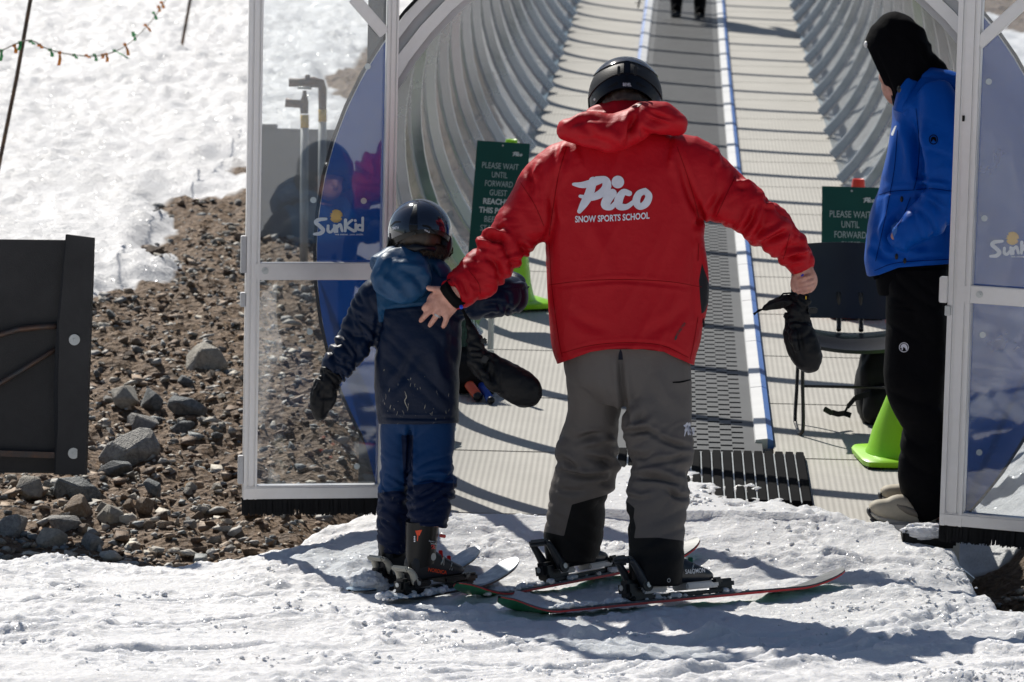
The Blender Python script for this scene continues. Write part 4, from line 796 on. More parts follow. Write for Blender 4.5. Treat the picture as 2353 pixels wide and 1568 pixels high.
def instructor():
    b = MB(); limb(b, TORSO, n=44, e=2.6); limb(b, ARM_L); limb(b, ARM_R); me = fuse(b, .0055, 8); V, Nn = vdata(me); UV = projN(V)
    lineL = [(r[0], r[1]) for r in ARM_L[1:]]; lineR = [(r[0], r[1]) for r in ARM_R[1:]]
    tl = polyline_d(UV, lineL)[0]; tr_ = polyline_d(UV, lineR)[0]
    D = wrinkle(V, UV, lineL, 60, .019, 54, .55, 1.3, ([0, .25, .45, .6, .85, 1], [.15, .5, 1.0, 1.1, .8, .5])) + wrinkle(V, UV, lineR, 58, .016, 56, -.5, 7.7, ([0, .25, .5, .75, 1], [.15, .45, .9, 1.0, .7]))
    D += wrinkle(V, UV, lineL, 60, .0035, 24, -.7, 4.3, ([0, .3, .6, 1], [.1, .5, 1, .8])) + wrinkle(V, UV, lineR, 58, .003, 24, .6, 5.3, ([0, .3, .6, 1], [.1, .5, 1, .8]))
    k = np.stack([UV[:, 0] / 120, UV[:, 1] / 260, V[:, 1] * 2], 1); body = sstep(45, 75, np.minimum(tl, tr_)); D += body * (.006 * perlin(k + 3) + .0045 * (np.clip(1 - np.abs(perlin(np.stack([UV[:, 0] / 70 + UV[:, 1] / 210, UV[:, 1] / 330, V[:, 1]], 1))) * 3, 0, 1) - .4))
    D += strokes(V, Nn, UV, [([(1300, 350), (1272, 430), (1268, 520), (1258, 590)], -.010, 9), ([(1555, 345), (1580, 430), (1600, 480), (1612, 520)], -.012, 9), ([(1300, 330), (1290, 350), (1283, 400)], .010, 7),
        ([(1118, 532), (1150, 535), (1166, 545)], .020, 7), ([(1108, 548), (1140, 550), (1160, 556)], -.016, 7), ([(1098, 556), (1118, 560), (1132, 568)], .016, 6), ([(1195, 560), (1218, 580), (1240, 570)], -.014, 6), ([(1160, 600), (1185, 590), (1208, 585)], .012, 6),
        ([(1120, 590), (1145, 615), (1150, 640)], -.012, 6), ([(1060, 640), (1075, 670), (1078, 690)], -.010, 5), ([(1040, 640), (1055, 668), (1062, 692)], .009, 4), ([(1215, 395), (1226, 420), (1222, 450)], -.012, 7), ([(1235, 375), (1228, 410), (1232, 445)], .012, 6),
        ([(1700, 540), (1722, 510), (1738, 470)], -.016, 7), ([(1712, 548), (1738, 520), (1752, 480)], .014, 7), ([(1740, 568), (1775, 548), (1812, 530)], -.014, 7), ([(1735, 555), (1770, 535), (1800, 515)], .012, 7), ([(1795, 600), (1825, 592), (1850, 588)], -.016, 5), ([(1800, 588), (1830, 580), (1862, 575)], .012, 6),
        ([(1612, 500), (1640, 470), (1665, 430)], -.010, 8), ([(1605, 470), (1610, 500), (1600, 520)], -.016, 7), ([(1645, 345), (1650, 370), (1648, 385)], .012, 7), ([(1690, 415), (1710, 420), (1730, 424)], .012, 6), ([(1755, 468), (1768, 470), (1784, 474)], .012, 5),
        ([(1270, 660), (1380, 648), (1450, 646), (1600, 662)], -.0035, 5), ([(1285, 815), (1360, 795), (1450, 788), (1530, 795), (1590, 825)], -.004, 4), ([(1330, 480), (1380, 560), (1400, 640)], .005, 16), ([(1560, 480), (1520, 600), (1500, 700)], .005, 16), ([(1300, 700), (1340, 740), (1400, 760)], -.005, 12), ([(1580, 700), (1540, 740), (1480, 770)], -.005, 12)])
    D += strokes(V, Nn, UV, [([(1612, 560), (1614, 640), (1612, 740)], .016, 9)])
    V = V + Nn * D[:, None]; UV = projN(V)
    V = hem(V, UV, [(1240, 840), (1284, 836), (1308, 827), (1356, 809), (1397, 803), (1477, 803), (1526, 809), (1546, 819), (1592, 839), (1640, 842)])
    dark = polysd(UV, [(1613, 605), (1620, 625), (1632, 660), (1630, 690), (1620, 716), (1612, 722), (1609, 690), (1606, 645)])
    J = finish(me, V, 'jacket', MREDJ, INS, {'dark': dark}); bv = bvh_of(J)
    # hood rolled on the back
    b = MB(); limb(b, [(1303, 300, YI - .09, 26, .055), (1325, 299, YI - .115, 34, .07), (1370, 303, YI - .13, 41, .08), (1412, 307, YI - .135, 45, .08), (1448, 292, YI - .125, 42, .07), (1500, 268, YI - .11, 37, .075), (1540, 277, YI - .09, 32, .07), (1556, 290, YI - .06, 22, .05)], n=32, e=2.2)
    limb(b, [(1345, 290, YI + .03, 40, .07), (1440, 285, YI + .02, 60, .09), (1530, 280, YI + .03, 36, .07)], n=24)
    me = fuse(b, .0055, 8); V, Nn = vdata(me); UV = projN(V)
    D = .007 * fbm(np.stack([UV[:, 0] / 55, UV[:, 1] / 40, V[:, 1] * 6], 1), 2) + strokes(V, Nn, UV, [([(1462, 258), (1452, 290), (1447, 330)], -.026, 8), ([(1474, 270), (1485, 290), (1540, 305)], .014, 9), ([(1300, 285), (1340, 266), (1400, 262)], .010, 6), ([(1330, 275), (1360, 310), (1375, 335)], -.010, 10), ([(1395, 300), (1420, 325), (1425, 345)], .008, 10), ([(1490, 255), (1520, 268), (1545, 275)], -.010, 5), ([(1480, 262), (1512, 280), (1540, 288)], -.007, 4), ([(1310, 320), (1360, 335), (1410, 348)], .008, 6)])
    HD = finish(me, V + Nn * D[:, None], 'hood', MREDJ, INS, {'dark': np.full(len(V), -9.0)})
    b = MB(); limb(b, [(1440, 780, YI + .005, 138, .14), (1440, 822, YI + .005, 134, .14)], n=40); b.build('inner_hem', MLINE, INS, True)
    # sewn seams
    MSEAM = mat('red_seam', (.16, .002, .003), .7, spec=.05); ps = curve_place(bv, .0012)
    for L in ([(1302, 338), (1284, 400), (1272, 470), (1262, 540)], [(1556, 338), (1578, 400), (1596, 460), (1606, 500)], [(1262, 655), (1340, 646), (1440, 643), (1540, 648), (1612, 660)], [(1290, 812), (1360, 794), (1440, 788), (1520, 794), (1582, 822)], [(1262, 560), (1268, 660), (1284, 780), (1292, 820)], [(1606, 560), (1604, 600)], [(1604, 730), (1594, 790), (1586, 826)], [(1078, 622), (1100, 652), (1104, 676)], [(1815, 538), (1806, 575), (1800, 596)], [(1196, 420), (1228, 470), (1250, 520)], [(1690, 405), (1668, 450), (1645, 500)]):
        decal('seam', [stroke2d([(u_, v_, 1.3) for u_, v_ in L], 8)], ps, MSEAM, INS, 5)
    # print on the back
    pl = curve_place(bv); pico = [(np.stack([1034 + V_[:, 0] * .403, 218.3 + V_[:, 1] * .403], 1), F_) for V_, F_ in pico_shapes()]
    decal('back_logo', pico, pl, MWHITE, INS, 5.0)
    V_, F_ = fit_text('SNOW SPORTS SCHOOL', 171, 15.5, 0, 0, bold=.028); x = V_[:, 0]; u = 1407 + x; v = 507.5 - V_[:, 1] - .052 * x - .00035 * (x + 85) * (85 - x) * -.6
    decal('back_lettering', [(np.stack([u, v], 1), F_)], pl, MWHITE, INS, 4.0)
    MDK = mat('dark_red_print', (.09, .003, .004), .5); V_, F_ = fit_text('GORE-TEX', 36, 5.5, 0, 0, bold=.03); hp = [stroke2d([(1552, 780, 4.5), (1554, 774, 5)], 3), (aff(V_, 1, -1, 1567, 758, -.97), F_)]
    decal('hem_print', hp, pl, mat('black_print', (.015, .01, .012), .5), INS)
    decal('hood_emblem', [stroke2d([(1452, 243, 2), (1466, 237, 2), (1474, 238, 2), (1462, 246, 2)], 5, True), stroke2d([(1456, 243, 3), (1464, 240, 3), (1470, 240, 2)])], curve_place(bvh_of(HD)), MDK, INS)
    b = MB(); b.tube([W(1614, 715, YI - .05), W(1616, 735, YI - .06), W(1620, 748, YI - .06), W(1616, 752, YI - .06), W(1617, 738, YI - .065)], .0022, 6); b.build('zip_pull', MBLKP, INS, True)
    # trousers
    LL = [(1400, 800, YI + .02, 95, .14), (1368, 850, YI + .03, 70, .125), (1364, 910, YI + .06, 61, .11), (1362, 970, YI + .12, 60, .10), (1349, 1035, YI + .16, 72, .10), (1346, 1090, YI + .19, 71, .10), (1328, 1140, YI + .22, 64, .095), (1322, 1200, YI + .25, 67, .09), (1315, 1255, YI + .28, 66, .088), (1314, 1292, YI + .29, 56, .082)]
    LR = [(1475, 800, YI + .02, 100, .14), (1514, 850, YI, 74, .125), (1516, 920, YI - .02, 74, .112), (1508, 975, YI - .04, 79, .105), (1520, 1045, YI - .05, 75, .10), (1514, 1090, YI - .05, 66, .098), (1513, 1135, YI - .04, 74, .098), (1510, 1195, YI - .03, 67, .09), (1509, 1260, YI - .02, 65, .088), (1507, 1310, YI - .02, 62, .085), (1507, 1342, YI - .02, 56, .08)]; LL = legY(LL, YI + .02, yB); LR = legY(LR, YI + .01, yA)
    b = MB(); limb(b, [(1440, 770, YI + .01, 140, .145), (1440, 830, YI + .01, 146, .15), (1444, 880, YI + .01, 130, .14), (1440, 920, YI + .02, 80, .11)], n=44); limb(b, LL, n=32); limb(b, LR, n=32); me = fuse(b, .0062, 7); V, Nn = vdata(me); UV = projN(V)
    wt = ([0, .2, .35, .5, .65, .8, 1], [.05, .2, .7, 1.2, .8, .35, .3]); lL = [(r[0], r[1]) for r in LL[1:]]; lR = [(r[0], r[1]) for r in LR[1:]]
    D = wrinkle(V, UV, lL, 66, .012, 46, .35, 2.2, wt) + wrinkle(V, UV, lR, 70, .012, 46, -.4, 9.1, wt) + .004 * fbm(np.stack([UV[:, 0] / 60, UV[:, 1] / 110, V[:, 1] * 4], 1), 2)
    D += strokes(V, Nn, UV, [([(1425, 800), (1428, 880), (1440, 960), (1438, 990)], -.022, 7), ([(1325, 1010), (1365, 1000), (1380, 1002)], -.014, 7), ([(1330, 1028), (1372, 1016), (1420, 1010)], .012, 8), ([(1340, 1050), (1395, 1062), (1418, 1055)], -.016, 7), ([(1278, 1062), (1298, 1056), (1320, 1075), (1335, 1090)], -.015, 6), ([(1290, 1085), (1340, 1096), (1395, 1092)], -.015, 6), ([(1300, 1076), (1350, 1084), (1410, 1075)], .012, 7), ([(1370, 1115), (1400, 1112), (1412, 1090)], -.014, 6), ([(1275, 1120), (1310, 1130), (1350, 1128)], -.010, 7), ([(1390, 1040), (1412, 1060), (1416, 1090)], .012, 7),
        ([(1432, 995), (1480, 990), (1510, 998)], -.018, 6), ([(1440, 985), (1480, 975), (1500, 955)], .014, 8), ([(1500, 1000), (1550, 1020), (1590, 1028)], -.014, 6), ([(1490, 1062), (1540, 1058), (1585, 1046)], -.012, 6), ([(1455, 1095), (1510, 1098), (1570, 1112)], -.018, 6), ([(1450, 1080), (1510, 1080), (1560, 1090)], .012, 7), ([(1535, 1125), (1560, 1142), (1585, 1140)], -.018, 6), ([(1440, 1130), (1470, 1138), (1500, 1132)], .010, 6), ([(1445, 1040), (1480, 1050), (1505, 1040)], -.010, 7), ([(1510, 850), (1525, 900), (1560, 940)], .006, 14), ([(1470, 930), (1455, 960), (1445, 985)], .010, 8)])
    V = V + Nn * D[:, None]; UV = projN(V)
    blk = np.maximum(polysd(UV, [(1388, 1139), (1314, 1160), (1304, 1199), (1296, 1232.5), (1254, 1223), (1225, 1218), (1225, 1345), (1418, 1345), (1418, 1130)]), polysd(UV, [(1425, 1150), (1444, 1155), (1458, 1168), (1456, 1190), (1461, 1212), (1457, 1237), (1510, 1235.6), (1569, 1242.7), (1640, 1250), (1640, 1420), (1425, 1420)]))
    TR = finish(me, V, 'trousers', MGREY, INS, {'black': blk}); bt = bvh_of(TR); ptr = curve_place(bt)
    decal('thigh_pocket', [stroke2d([(1547, 879, 3), (1565, 878, 4), (1586, 873, 3)])], ptr, MBLKC, INS)
    decal('thigh_logo', [(np.stack([1571 + (V_[:, 0] - 700) * .055 , 970 + (V_[:, 1] - 455) * .15], 1), F_) for V_, F_ in pico_shapes()], ptr, MWHITE, INS, 4)
    decal('cuff_eyelet', [stroke2d([(1537 + 3.4 * math.cos(a), 1334 + 4 * math.sin(a), 1.6) for a in np.linspace(0, 5.4, 7)], 3, True)], ptr, MSTEEL, INS)
    # body: one skin from head to feet, hands included
    b = MB(); ins = lambda rows, f=.72: [(r[0], r[1], r[2], r[3] * f, r[4] * f) for r in rows]
    limb(b, ins(TORSO[:7], .78)); limb(b, ins(LL[:2], .5)); limb(b, [(1440, 690, YI, 100, .10), (1440, 800, YI + .01, 95, .09), (1440, 870, YI + .01, 70, .07)]); limb(b, ins(ARM_L[:-1], .62)); limb(b, ins(ARM_R[:-1], .62)); limb(b, ins(LL, .62)); limb(b, ins(LR, .62))
    limb(b, [(1436, 330, YI + .01, 52, .065), (1436, 290, YI + .04, 46, .06), (1437, 255, YI + .07, 44, .062)])
    b.ball(W(1437, 212, YI + .10), (.078, .105, .115), nu=20, nv=14); b.ball(W(1437, 250, YI + .16), (.052, .065, .06)); b.ball(W(1437, 232, YI + .225), (.014, .02, .022))     # skull, jaw, nose
    for s in (-1, 1): b.ball(W(1437 + s * 54, 228, YI + .09), (.012, .022, .034))
    # left hand, spread on the child's back
    F_ = lambda L, r, dy=0.0: limb(b, [(919.1 + x * .10258, 620.4 + y * .10258, HY + dd, r * s, .0098 * s) for x, y, dd, s in L], n=14, e=2)
    limb(b, [(1060, 664, CY - .005, 24, .026), (1040, 677, CY + .005, 27, .024), (1027, 690, HY - .008, 33, .019), (1012, 702, HY - .006, 36, .017), (1002, 712, HY - .002, 32, .013)], n=22, e=2.3)
    F_([(980, 470, -.014, 1.5), (870, 440, -.018, 1.25), (760, 425, -.022, 1.05), (660, 415, -.024, 1.0), (590, 380, -.024, .78)], 6.6)
    F_([(800, 680, -.008, 1.2), (690, 745, -.012, 1.15), (590, 820, -.012, 1.1), (530, 890, .002, 1.0)], 7.6)
    F_([(860, 770, -.008, 1.2), (720, 880, -.012, 1.08), (590, 1000, -.008, .98), (500, 1100, 0, .92), (445, 1165, .008, .72)], 7.2)
    F_([(950, 850, -.008, 1.2), (850, 980, -.012, 1.08), (760, 1110, -.006, .98), (690, 1210, .002, .9), (645, 1270, .008, .7)], 7.0)
    F_([(1070, 900, -.006, 1.2), (1055, 1010, -.010, 1.08), (1030, 1130, -.006, 1.0), (985, 1240, .002, .92), (955, 1300, .008, .72)], 6.9)
    RY = YI - .03                    # right hand, closed on the mitten cuff
    limb(b, [(1842, 612, RY + .01, 22, .028), (1850, 630, RY, 23, .027), (1857, 648, RY, 22, .024), (1853, 666, RY, 16, .02)], n=20)
    for i, (k0, k1, k2) in enumerate([((1866, 632), (1846, 640), (1832, 645)), ((1870, 644), (1848, 652), (1833, 655)), ((1869, 656), (1848, 663), (1834, 665)), ((1864, 668), (1846, 673), (1834, 676))]):
        limb(b, [(k0[0], k0[1], RY - .012, 5.0, .0088), ((k0[0] + k1[0]) / 2, (k0[1] + k1[1]) / 2, RY - .030, 5.0, .0088), (k1[0], k1[1], RY - .029, 4.8, .0085), (k2[0], k2[1], RY - .014, 4.4, .0075)], n=12, e=2)
    limb(b, [(1836, 626, RY, 9, .012), (1825, 640, RY - .01, 7, .010), (1822, 656, RY - .016, 6.6, .009), (1828, 672, RY - .02, 5.6, .008)], n=12, e=2)
    me = fuse(b, .0042, 4, .4); V, Nn = vdata(me); finish(me, V, 'body', MSKIN, INS)
    b = MB(); cr = W(1004.8, 724.5, HY - .008); ax = (W(1001.2, 729, HY) - W(1010, 714, HY)).normalized(); s_ = ax.cross(Vector((0, 1, 0))).normalized()
    ring = [cr + (s_ * math.cos(a) + Vector((0, 1, 0)) * math.sin(a)) * .0118 for a in np.linspace(0, 2 * math.pi, 17)]; b.tube(ring, .0022, 6, cap=False); b.tube([p + ax * .003 for p in ring], .0020, 6, cap=False); b.build('finger_ring', MSTEEL, INS, True)
    b = MB(); limb(b, [(1050, 670, CY - .01, 34, .036), (1036, 681, CY + .005, 33, .034), (1031, 685, CY + .008, 31, .030)]); b.build('cuff_lining', MBLKC, INS, True)
    b = MB(); b.ball(W(1060, 706, CY - .045), (.0065, .006, .007)); b.build('cord_lock', mat('cord_blue', (.01, .05, .5), .4), INS, True)
    b = MB(); b.ball(W(1845, 636, YI - .055), (.007, .005, .009)); b.build('cord_lock', bpy.data.materials['cord_blue'], INS, True)
    # nape hair and neck warmer seen under the helmet rim
    b = MB(); limb(b, [(1392, 238, YI + .02, 12, .03), (1437, 228, YI - .005, 26, .03), (1492, 240, YI + .02, 12, .03)], n=16); me = fuse(b, .005, 3); V, Nn = vdata(me); V = V + Nn * (.004 * fbm(V * 60, 2))[:, None]; finish(me, V, 'nape_hair', MHAIR, INS)
instructor()
def helmet(par, c, Y, hw, hh, dep, mats, rim_back, rim_side, rim_front, yaw=0.0, tilt=0.0, layers=(), thick=.012):
    # c: pixel centre of the ball; rim_*: height of the lower edge as a fraction of the half height (-1 bottom .. 1 top)
    C_ = W(c[0], c[1], Y); R3 = Matrix.Rotation(yaw, 3, 'Z') @ Matrix.Rotation(tilt, 3, 'X'); out = []
    def shell(name, m, grow, rims, th, nu=56, nv=18):
        rings = []; 
        for j in range(nv + 1):
            r = []
            for k in range(nu):
                a = 2 * math.pi * k / nu; bk = -math.sin(a)           # 1 = towards the viewer (back of the head)
                rb, rs, rf = rims; rim = rs + (rb - rs) * max(0, bk) ** 1.6 + (rf - rs) * max(0, -bk) ** 1.6
                th1 = math.acos(max(-1, min(1, rim))); t = .02 + (th1 - .02) * j / nv
                r.append(C_ + R3 @ Vector(((hw + grow) * math.sin(t) * math.cos(a), (dep + grow) * math.sin(t) * math.sin(a), (hh + grow) * math.cos(t))))
            rings.append(r)
        inner = [[C_ + (p - C_) * (1 - th / hw) for p in r] for r in rings[::-1]]
        b = MB(); b.loft(rings + inner, cap=False); b.add(rings[0], [tuple(range(len(rings[0])))]); return b.build(name, m, par, auto=35)
    for name, m, grow, rims, th in layers: out.append(shell(name, m, grow, rims, th))
    return C_, R3, out
MHG = mat('helmet_matte_grey', (.02, .0195, .02), .5, spec=.3, var=.12, vscale=25, bump=(350, .3, .002)); MHN = mat('helmet_satin_black', (.004, .005, .009), .35, spec=.3); MHT = mat('helmet_gloss_top', (.02, .024, .03), .12, coat=.8); MHC = mat('child_helmet_gloss', (.006, .009, .02), .10, coat=1.0); MHK = mat('child_helmet_rim', (.014, .013, .012), .3, spec=.3)
pxm = 15.05 / FPX
C_, R3, sh = helmet(INS, (1437, 226), YI + .09, 84 * pxm, 92 * pxm, .138, None, 0, 0, 0, tilt=-.12, layers=[('helmet_base', MHN, 0, (.14, -.42, .2), .016), ('helmet_shell', MHG, .0035, (.52, -.05, .5), .004), ('helmet_top', MHT, .007, (.82, .52, .7), .004)])
hb = BVHTree.FromPolygons([v.co for o in sh for v in o.data.vertices], [tuple(i + off for i in p.vertices) for o, off in zip(sh, np.cumsum([0] + [len(o.data.vertices) for o in sh[:-1]])) for p in o.data.polygons])
ph = curve_place(hb, .0012); V_, F_ = fit_text('BEVEL', 19, 7.5, 0, 0, bold=.01); decal('helmet_lettering', [(np.stack([V_[:, 0] + 1441, -V_[:, 1] + 198.5 + .03 * V_[:, 0]], 1), F_)], ph, MWHITE, INS)
for sx in (-1, 1):
    decal('vent', [stroke2d([(1441 + sx * 24, 192, 7), (1441 + sx * 34, 197, 5), (1441 + sx * 44, 202, 1.5)])], ph, MBLACK, INS)
    b = MB(); q = W(1441 + sx * 19, 163, YI - .055); b.box(q, (.010, .012, .034), Matrix.Rotation(-.35, 3, 'X'), bev=.003); b.build('goggle_clip', MHG, INS, auto=40)
b = MB(); b.box(W(1441, 156, YI - .05), (.022, .012, .05), Matrix.Rotation(-.45, 3, 'X'), bev=.004); b.build('goggle_clip', MHN, INS, auto=40)
b = MB(); b.disc(W(1367, 229, YI - .02), (-.5, -1, 0), .004, .004, 10); b.build('rivet', MSTEEL, INS)
b = MB(); b.tube([W(1356, 225, YI + .09), W(1358, 262, YI + .10), W(1366, 280, YI + .12)], .008, 8); b.build('chin_strap', MBLKC, INS, True)
# ------------------------------------------------------------------ the child
KID = thing('person', 'small child in navy jacket with blue hood, black helmet and blue trousers, seen from behind', 'person', onz(950, 1362))
def child():
    T_ = [(965, 612, YC, 40, .05), (962, 640, YC, 76, .075), (960, 672, YC, 98, .095), (960, 720, YC, 102, .11), (960, 790, YC, 99, .122), (958, 860, YC, 98, .126), (959, 930, YC, 97, .13), (962, 968, YC, 93, .132), (962, 985, YC, 91, .13)]
    AL = [(905, 665, YC, 48, .08), (868, 690, YC, 50, .078), (842, 732, YC, 47, .07), (819, 778, YC, 41, .064), (790, 822, YC - .02, 38, .06), (770, 850, YC - .03, 33, .052), (761, 864, YC - .04, 27, .044)]
    AR = [(1010, 670, YC, 46, .075), (1060, 690, YC, 43, .072), (1115, 690, YC + .02, 42, .072), (1158, 680, YC + .05, 46, .072), (1176, 674, YC + .11, 42, .06), (1168, 655, YC + .2, 36, .05)]
    b = MB(); limb(b, T_, n=40, e=2.5); limb(b, AL); limb(b, AR); me = fuse(b, .0058, 7); V, Nn = vdata(me); UV = projN(V)
    D = wrinkle(V, UV, [(r[0], r[1]) for r in AL[1:]], 45, .016, 21, .3, 3.1, ([0, .3, .6, 1], [.3, .8, 1.1, .9])) + wrinkle(V, UV, [(r[0], r[1]) for r in AR[1:]], 46, .010, 24, .2, 8.8)
    D += wrinkle(V, UV, [(960, 700), (958, 960)], 95, .0035, 60, .9, 5.0) + strokes(V, Nn, UV, [([(872, 715), (866, 770), (858, 815)], -.010, 6), ([(880, 712), (920, 706), (985, 700)], -.004, 3), ([(1052, 730), (1040, 800), (1050, 860)], -.006, 10), ([(866, 958), (960, 962), (1058, 960)], -.006, 3), ([(900, 740), (880, 800), (868, 850)], .005, 12), ([(1100, 705), (1140, 700), (1180, 715)], -.008, 7), ([(960, 800), (920, 870), (880, 900)], -.005, 10), ([(990, 780), (1010, 860), (1050, 900)], .005, 12), ([(930, 830), (900, 880), (870, 920)], .004, 9)])
    V = V + Nn * D[:, None]; UV = projN(V); V = hem(V, UV, [(850, 974), (960, 976), (1062, 972)])
    roy = polysd(UV, [(868, 560), (1048, 560), (1042, 640), (1030, 692), (985, 702), (930, 707), (884, 711), (880, 740), (870, 742), (866, 690), (862, 650)]); dust = sstep(820, 960, UV[:, 1]) * sstep(860, 880, UV[:, 0])
    J = finish(me, V, 'jacket', MNAVY, KID, {'royal': roy, 'dust': dust}); pj = curve_place(bvh_of(J), .0015)
    MDS = mat('dried_slush', (.32, .30, .25), .8); rs = random.Random(5); sh_ = []
    for k in range(26):
        u, v = rs.uniform(882, 1035), 830 + 120 * rs.random() ** .6; L = rs.uniform(2, 13); a = rs.uniform(1.1, 1.9); sh_.append(stroke2d([(u, v, .5), (u + L * .5 * math.cos(a) + rs.uniform(-1, 1), v + L * .5 * math.sin(a), rs.uniform(.5, 1.3)), (u + L * math.cos(a), v + L * math.sin(a), .4)], 3))
    sh_.append(stroke2d([(930, 900, .8), (934, 912, 1.6), (930, 922, 2), (936, 938, 1)], 4)); decal('slush_marks', sh_, pj, MDS, KID)
    b = MB(); limb(b, [(920, 590, YC - .06, 46, .05), (921, 612, YC - .09, 66, .055), (922, 640, YC - .11, 71, .05), (922, 668, YC - .115, 62, .04), (921, 690, YC - .118, 36, .028), (920, 700, YC - .12, 14, .015)], n=36, e=2.1)
    limb(b, [(862, 612, YC - .06, 22, .04), (900, 592, YC - .03, 26, .05), (960, 600, YC + .0, 30, .06), (1010, 622, YC + .0, 24, .05), (1032, 650, YC + .01, 18, .04)], n=20)
    me = fuse(b, .005, 7); V, Nn = vdata(me); UV = projN(V)
    D = .006 * fbm(np.stack([UV[:, 0] / 38, UV[:, 1] / 38, V[:, 1] * 6], 1), 2) + strokes(V, Nn, UV, [([(868, 630), (900, 655), (930, 690)], .007, 9), ([(900, 590), (890, 620), (872, 660)], -.007, 7), ([(935, 620), (965, 650), (975, 680)], -.006, 9), ([(985, 605), (1000, 640), (990, 675)], -.012, 7), ([(910, 600), (940, 612), (980, 612)], .006, 7), ([(862, 640), (868, 668), (900, 694)], .006, 5)])
    finish(me, V + Nn * D[:, None], 'hood', MROYAL, KID)
    LL = [(925, 950, YC + .01, 46, .10), (910, 990, YC + .01, 37, .085), (912, 1060, YC + .02, 37, .078), (908, 1110, YC + .02, 36, .078), (906, 1170, YC + .03, 39, .078), (906, 1230, YC + .04, 39, .074), (908, 1268, YC + .04, 37, .07)]
    LR = [(985, 950, YC, 60, .105), (993, 1000, YC - .03, 53, .09), (990, 1060, YC - .05, 51, .084), (992, 1110, YC - .06, 56, .084), (988, 1145, YC - .06, 54, .084), (985, 1185, YC - .06, 47, .078), (983, 1210, YC - .06, 44, .074)]; LL = legY(LL, YC, yK1); LR = legY(LR, YC, yK2)
    b = MB(); limb(b, [(962, 930, YC, 86, .11), (962, 975, YC, 86, .11), (958, 1000, YC, 70, .09)], n=36); limb(b, LL); limb(b, LR); me = fuse(b, .0055, 6); V, Nn = vdata(me); UV = projN(V); wt = ([0, .3, .5, .7, 1], [.1, .4, 1, 1, .5])
    D = wrinkle(V, UV, [(r[0], r[1]) for r in LL[1:]], 38, .011, 24, .5, 2.7, wt) + wrinkle(V, UV, [(r[0], r[1]) for r in LR[1:]], 54, .011, 26, -.4, 6.1, wt)
    D += strokes(V, Nn, UV, [([(940, 975), (942, 1030), (940, 1090)], -.022, 5), ([(1000, 1090), (1025, 1100), (1045, 1085)], -.010, 5), ([(950, 1110), (990, 1100), (1030, 1112)], -.010, 6), ([(880, 1125), (905, 1130), (935, 1122)], -.008, 5), ([(1020, 1130), (1038, 1150), (1044, 1170)], -.010, 5), ([(945, 1196), (985, 1200), (1025, 1192)], -.006, 3), ([(880, 1250), (905, 1254), (940, 1248)], -.006, 3)])
    V = V + Nn * D[:, None]; UV = projN(V); nav = np.maximum(polysd(UV, [(850, 1136), (905, 1128), (944, 1132), (944, 1300), (850, 1300)]), polysd(UV, [(934, 1118), (1000, 1108), (1060, 1112), (1060, 1240), (934, 1240)])); nav = np.maximum(nav, polysd(UV, [(922, 1000), (950, 1000), (948, 1140), (930, 1140)]))
    finish(me, V, 'trousers', MBPANT, KID, {'navy': nav, 'dust': sstep(1040, 1160, UV[:, 1])})
    b = MB(); ins = lambda rows, f=.7: [(r[0], r[1], r[2], r[3] * f, r[4] * f) for r in rows]
    for r_ in (T_, AL, AR, LL, LR): limb(b, ins(r_))
    limb(b, [(966, 660, YC, 34, .05), (966, 590, YC + .02, 32, .045), (966, 550, YC + .03, 40, .06)]); b.ball(W(966, 532, YC + .05), (.058, .075, .085), nu=18, nv=12); b.ball(W(966, 572, YC + .07), (.045, .055, .045)); b.ball(W(966, 556, YC + .125), (.011, .014, .014))
    limb(b, [(1168, 655, YC + .2, 20, .03), (1150, 640, YC + .3, 18, .028), (1140, 632, YC + .36, 14, .02)]); limb(b, [(762, 862, YC - .04, 18, .028), (744, 905, YC - .045, 18, .02), (737, 940, YC - .05, 12, .016)])
    me = fuse(b, .005, 4, .4); V, Nn = vdata(me); finish(me, V, 'body', MSKIN, KID)
    # mitten on the hanging hand
    b = MB(); limb(b, [(764, 858, YC - .04, 29, .046), (757, 872, YC - .045, 26, .040), (751, 884, YC - .045, 27, .040), (741, 908, YC - .05, 28, .036), (736, 935, YC - .05, 24, .032), (735, 955, YC - .05, 17, .024), (736, 966, YC - .05, 8, .012)], n=24); limb(b, [(764, 890, YC - .07, 9, .016), (764, 915, YC - .075, 9, .016), (757, 940, YC - .07, 6, .012)], n=12)
    me = fuse(b, .0045, 4); V, Nn = vdata(me); UV = projN(V); D = wrinkle(V, UV, [(764, 858), (748, 890)], 30, .008, 9, .1, 2) + .003 * fbm(V * 40, 2) + strokes(V, Nn, UV, [([(740, 880), (726, 905), (722, 935)], -.005, 4), ([(748, 890), (746, 925), (742, 955)], -.004, 4)]); finish(me, V + Nn * D[:, None], 'mitten', MNYL, KID)
    # hair under the rim
    b = MB(); b.ball(W(963, 545, YC - .005), (.077, .092, .072), nu=20, nv=12); rs = random.Random(2)
    for k in range(330):
        u = rs.uniform(896, 1030); v0 = 552 + 14 * abs((u - 960) / 70); L = rs.uniform(14, 34) * (1.2 - .35 * abs((u - 985) / 60)); y = YC - .075 + .09 * ((u - 962) / 75) ** 2 + rs.uniform(-.012, .01); p = [W(u, v0, y)]
        for j in range(1, 4): p.append(W(u + rs.uniform(-5, 5) * j * .6, v0 + L * j / 3, y - .004 * j + rs.uniform(-.004, .004)))
        b.tube(p, [.0016, .0016, .0013, .0006], 4)
    for k in range(14): u = 1028 + rs.uniform(0, 8); p = [W(u, 560, YC + .02), W(u + 6, 572, YC + .02), W(u + rs.uniform(0, 10), 582, YC + .02), W(u - 2, 588 + rs.uniform(-3, 4), YC + .02)]; b.tube(p, [.0014, .0013, .0011, .0006], 4)
    o = b.build('hair', MHAIR, KID, True)
child()
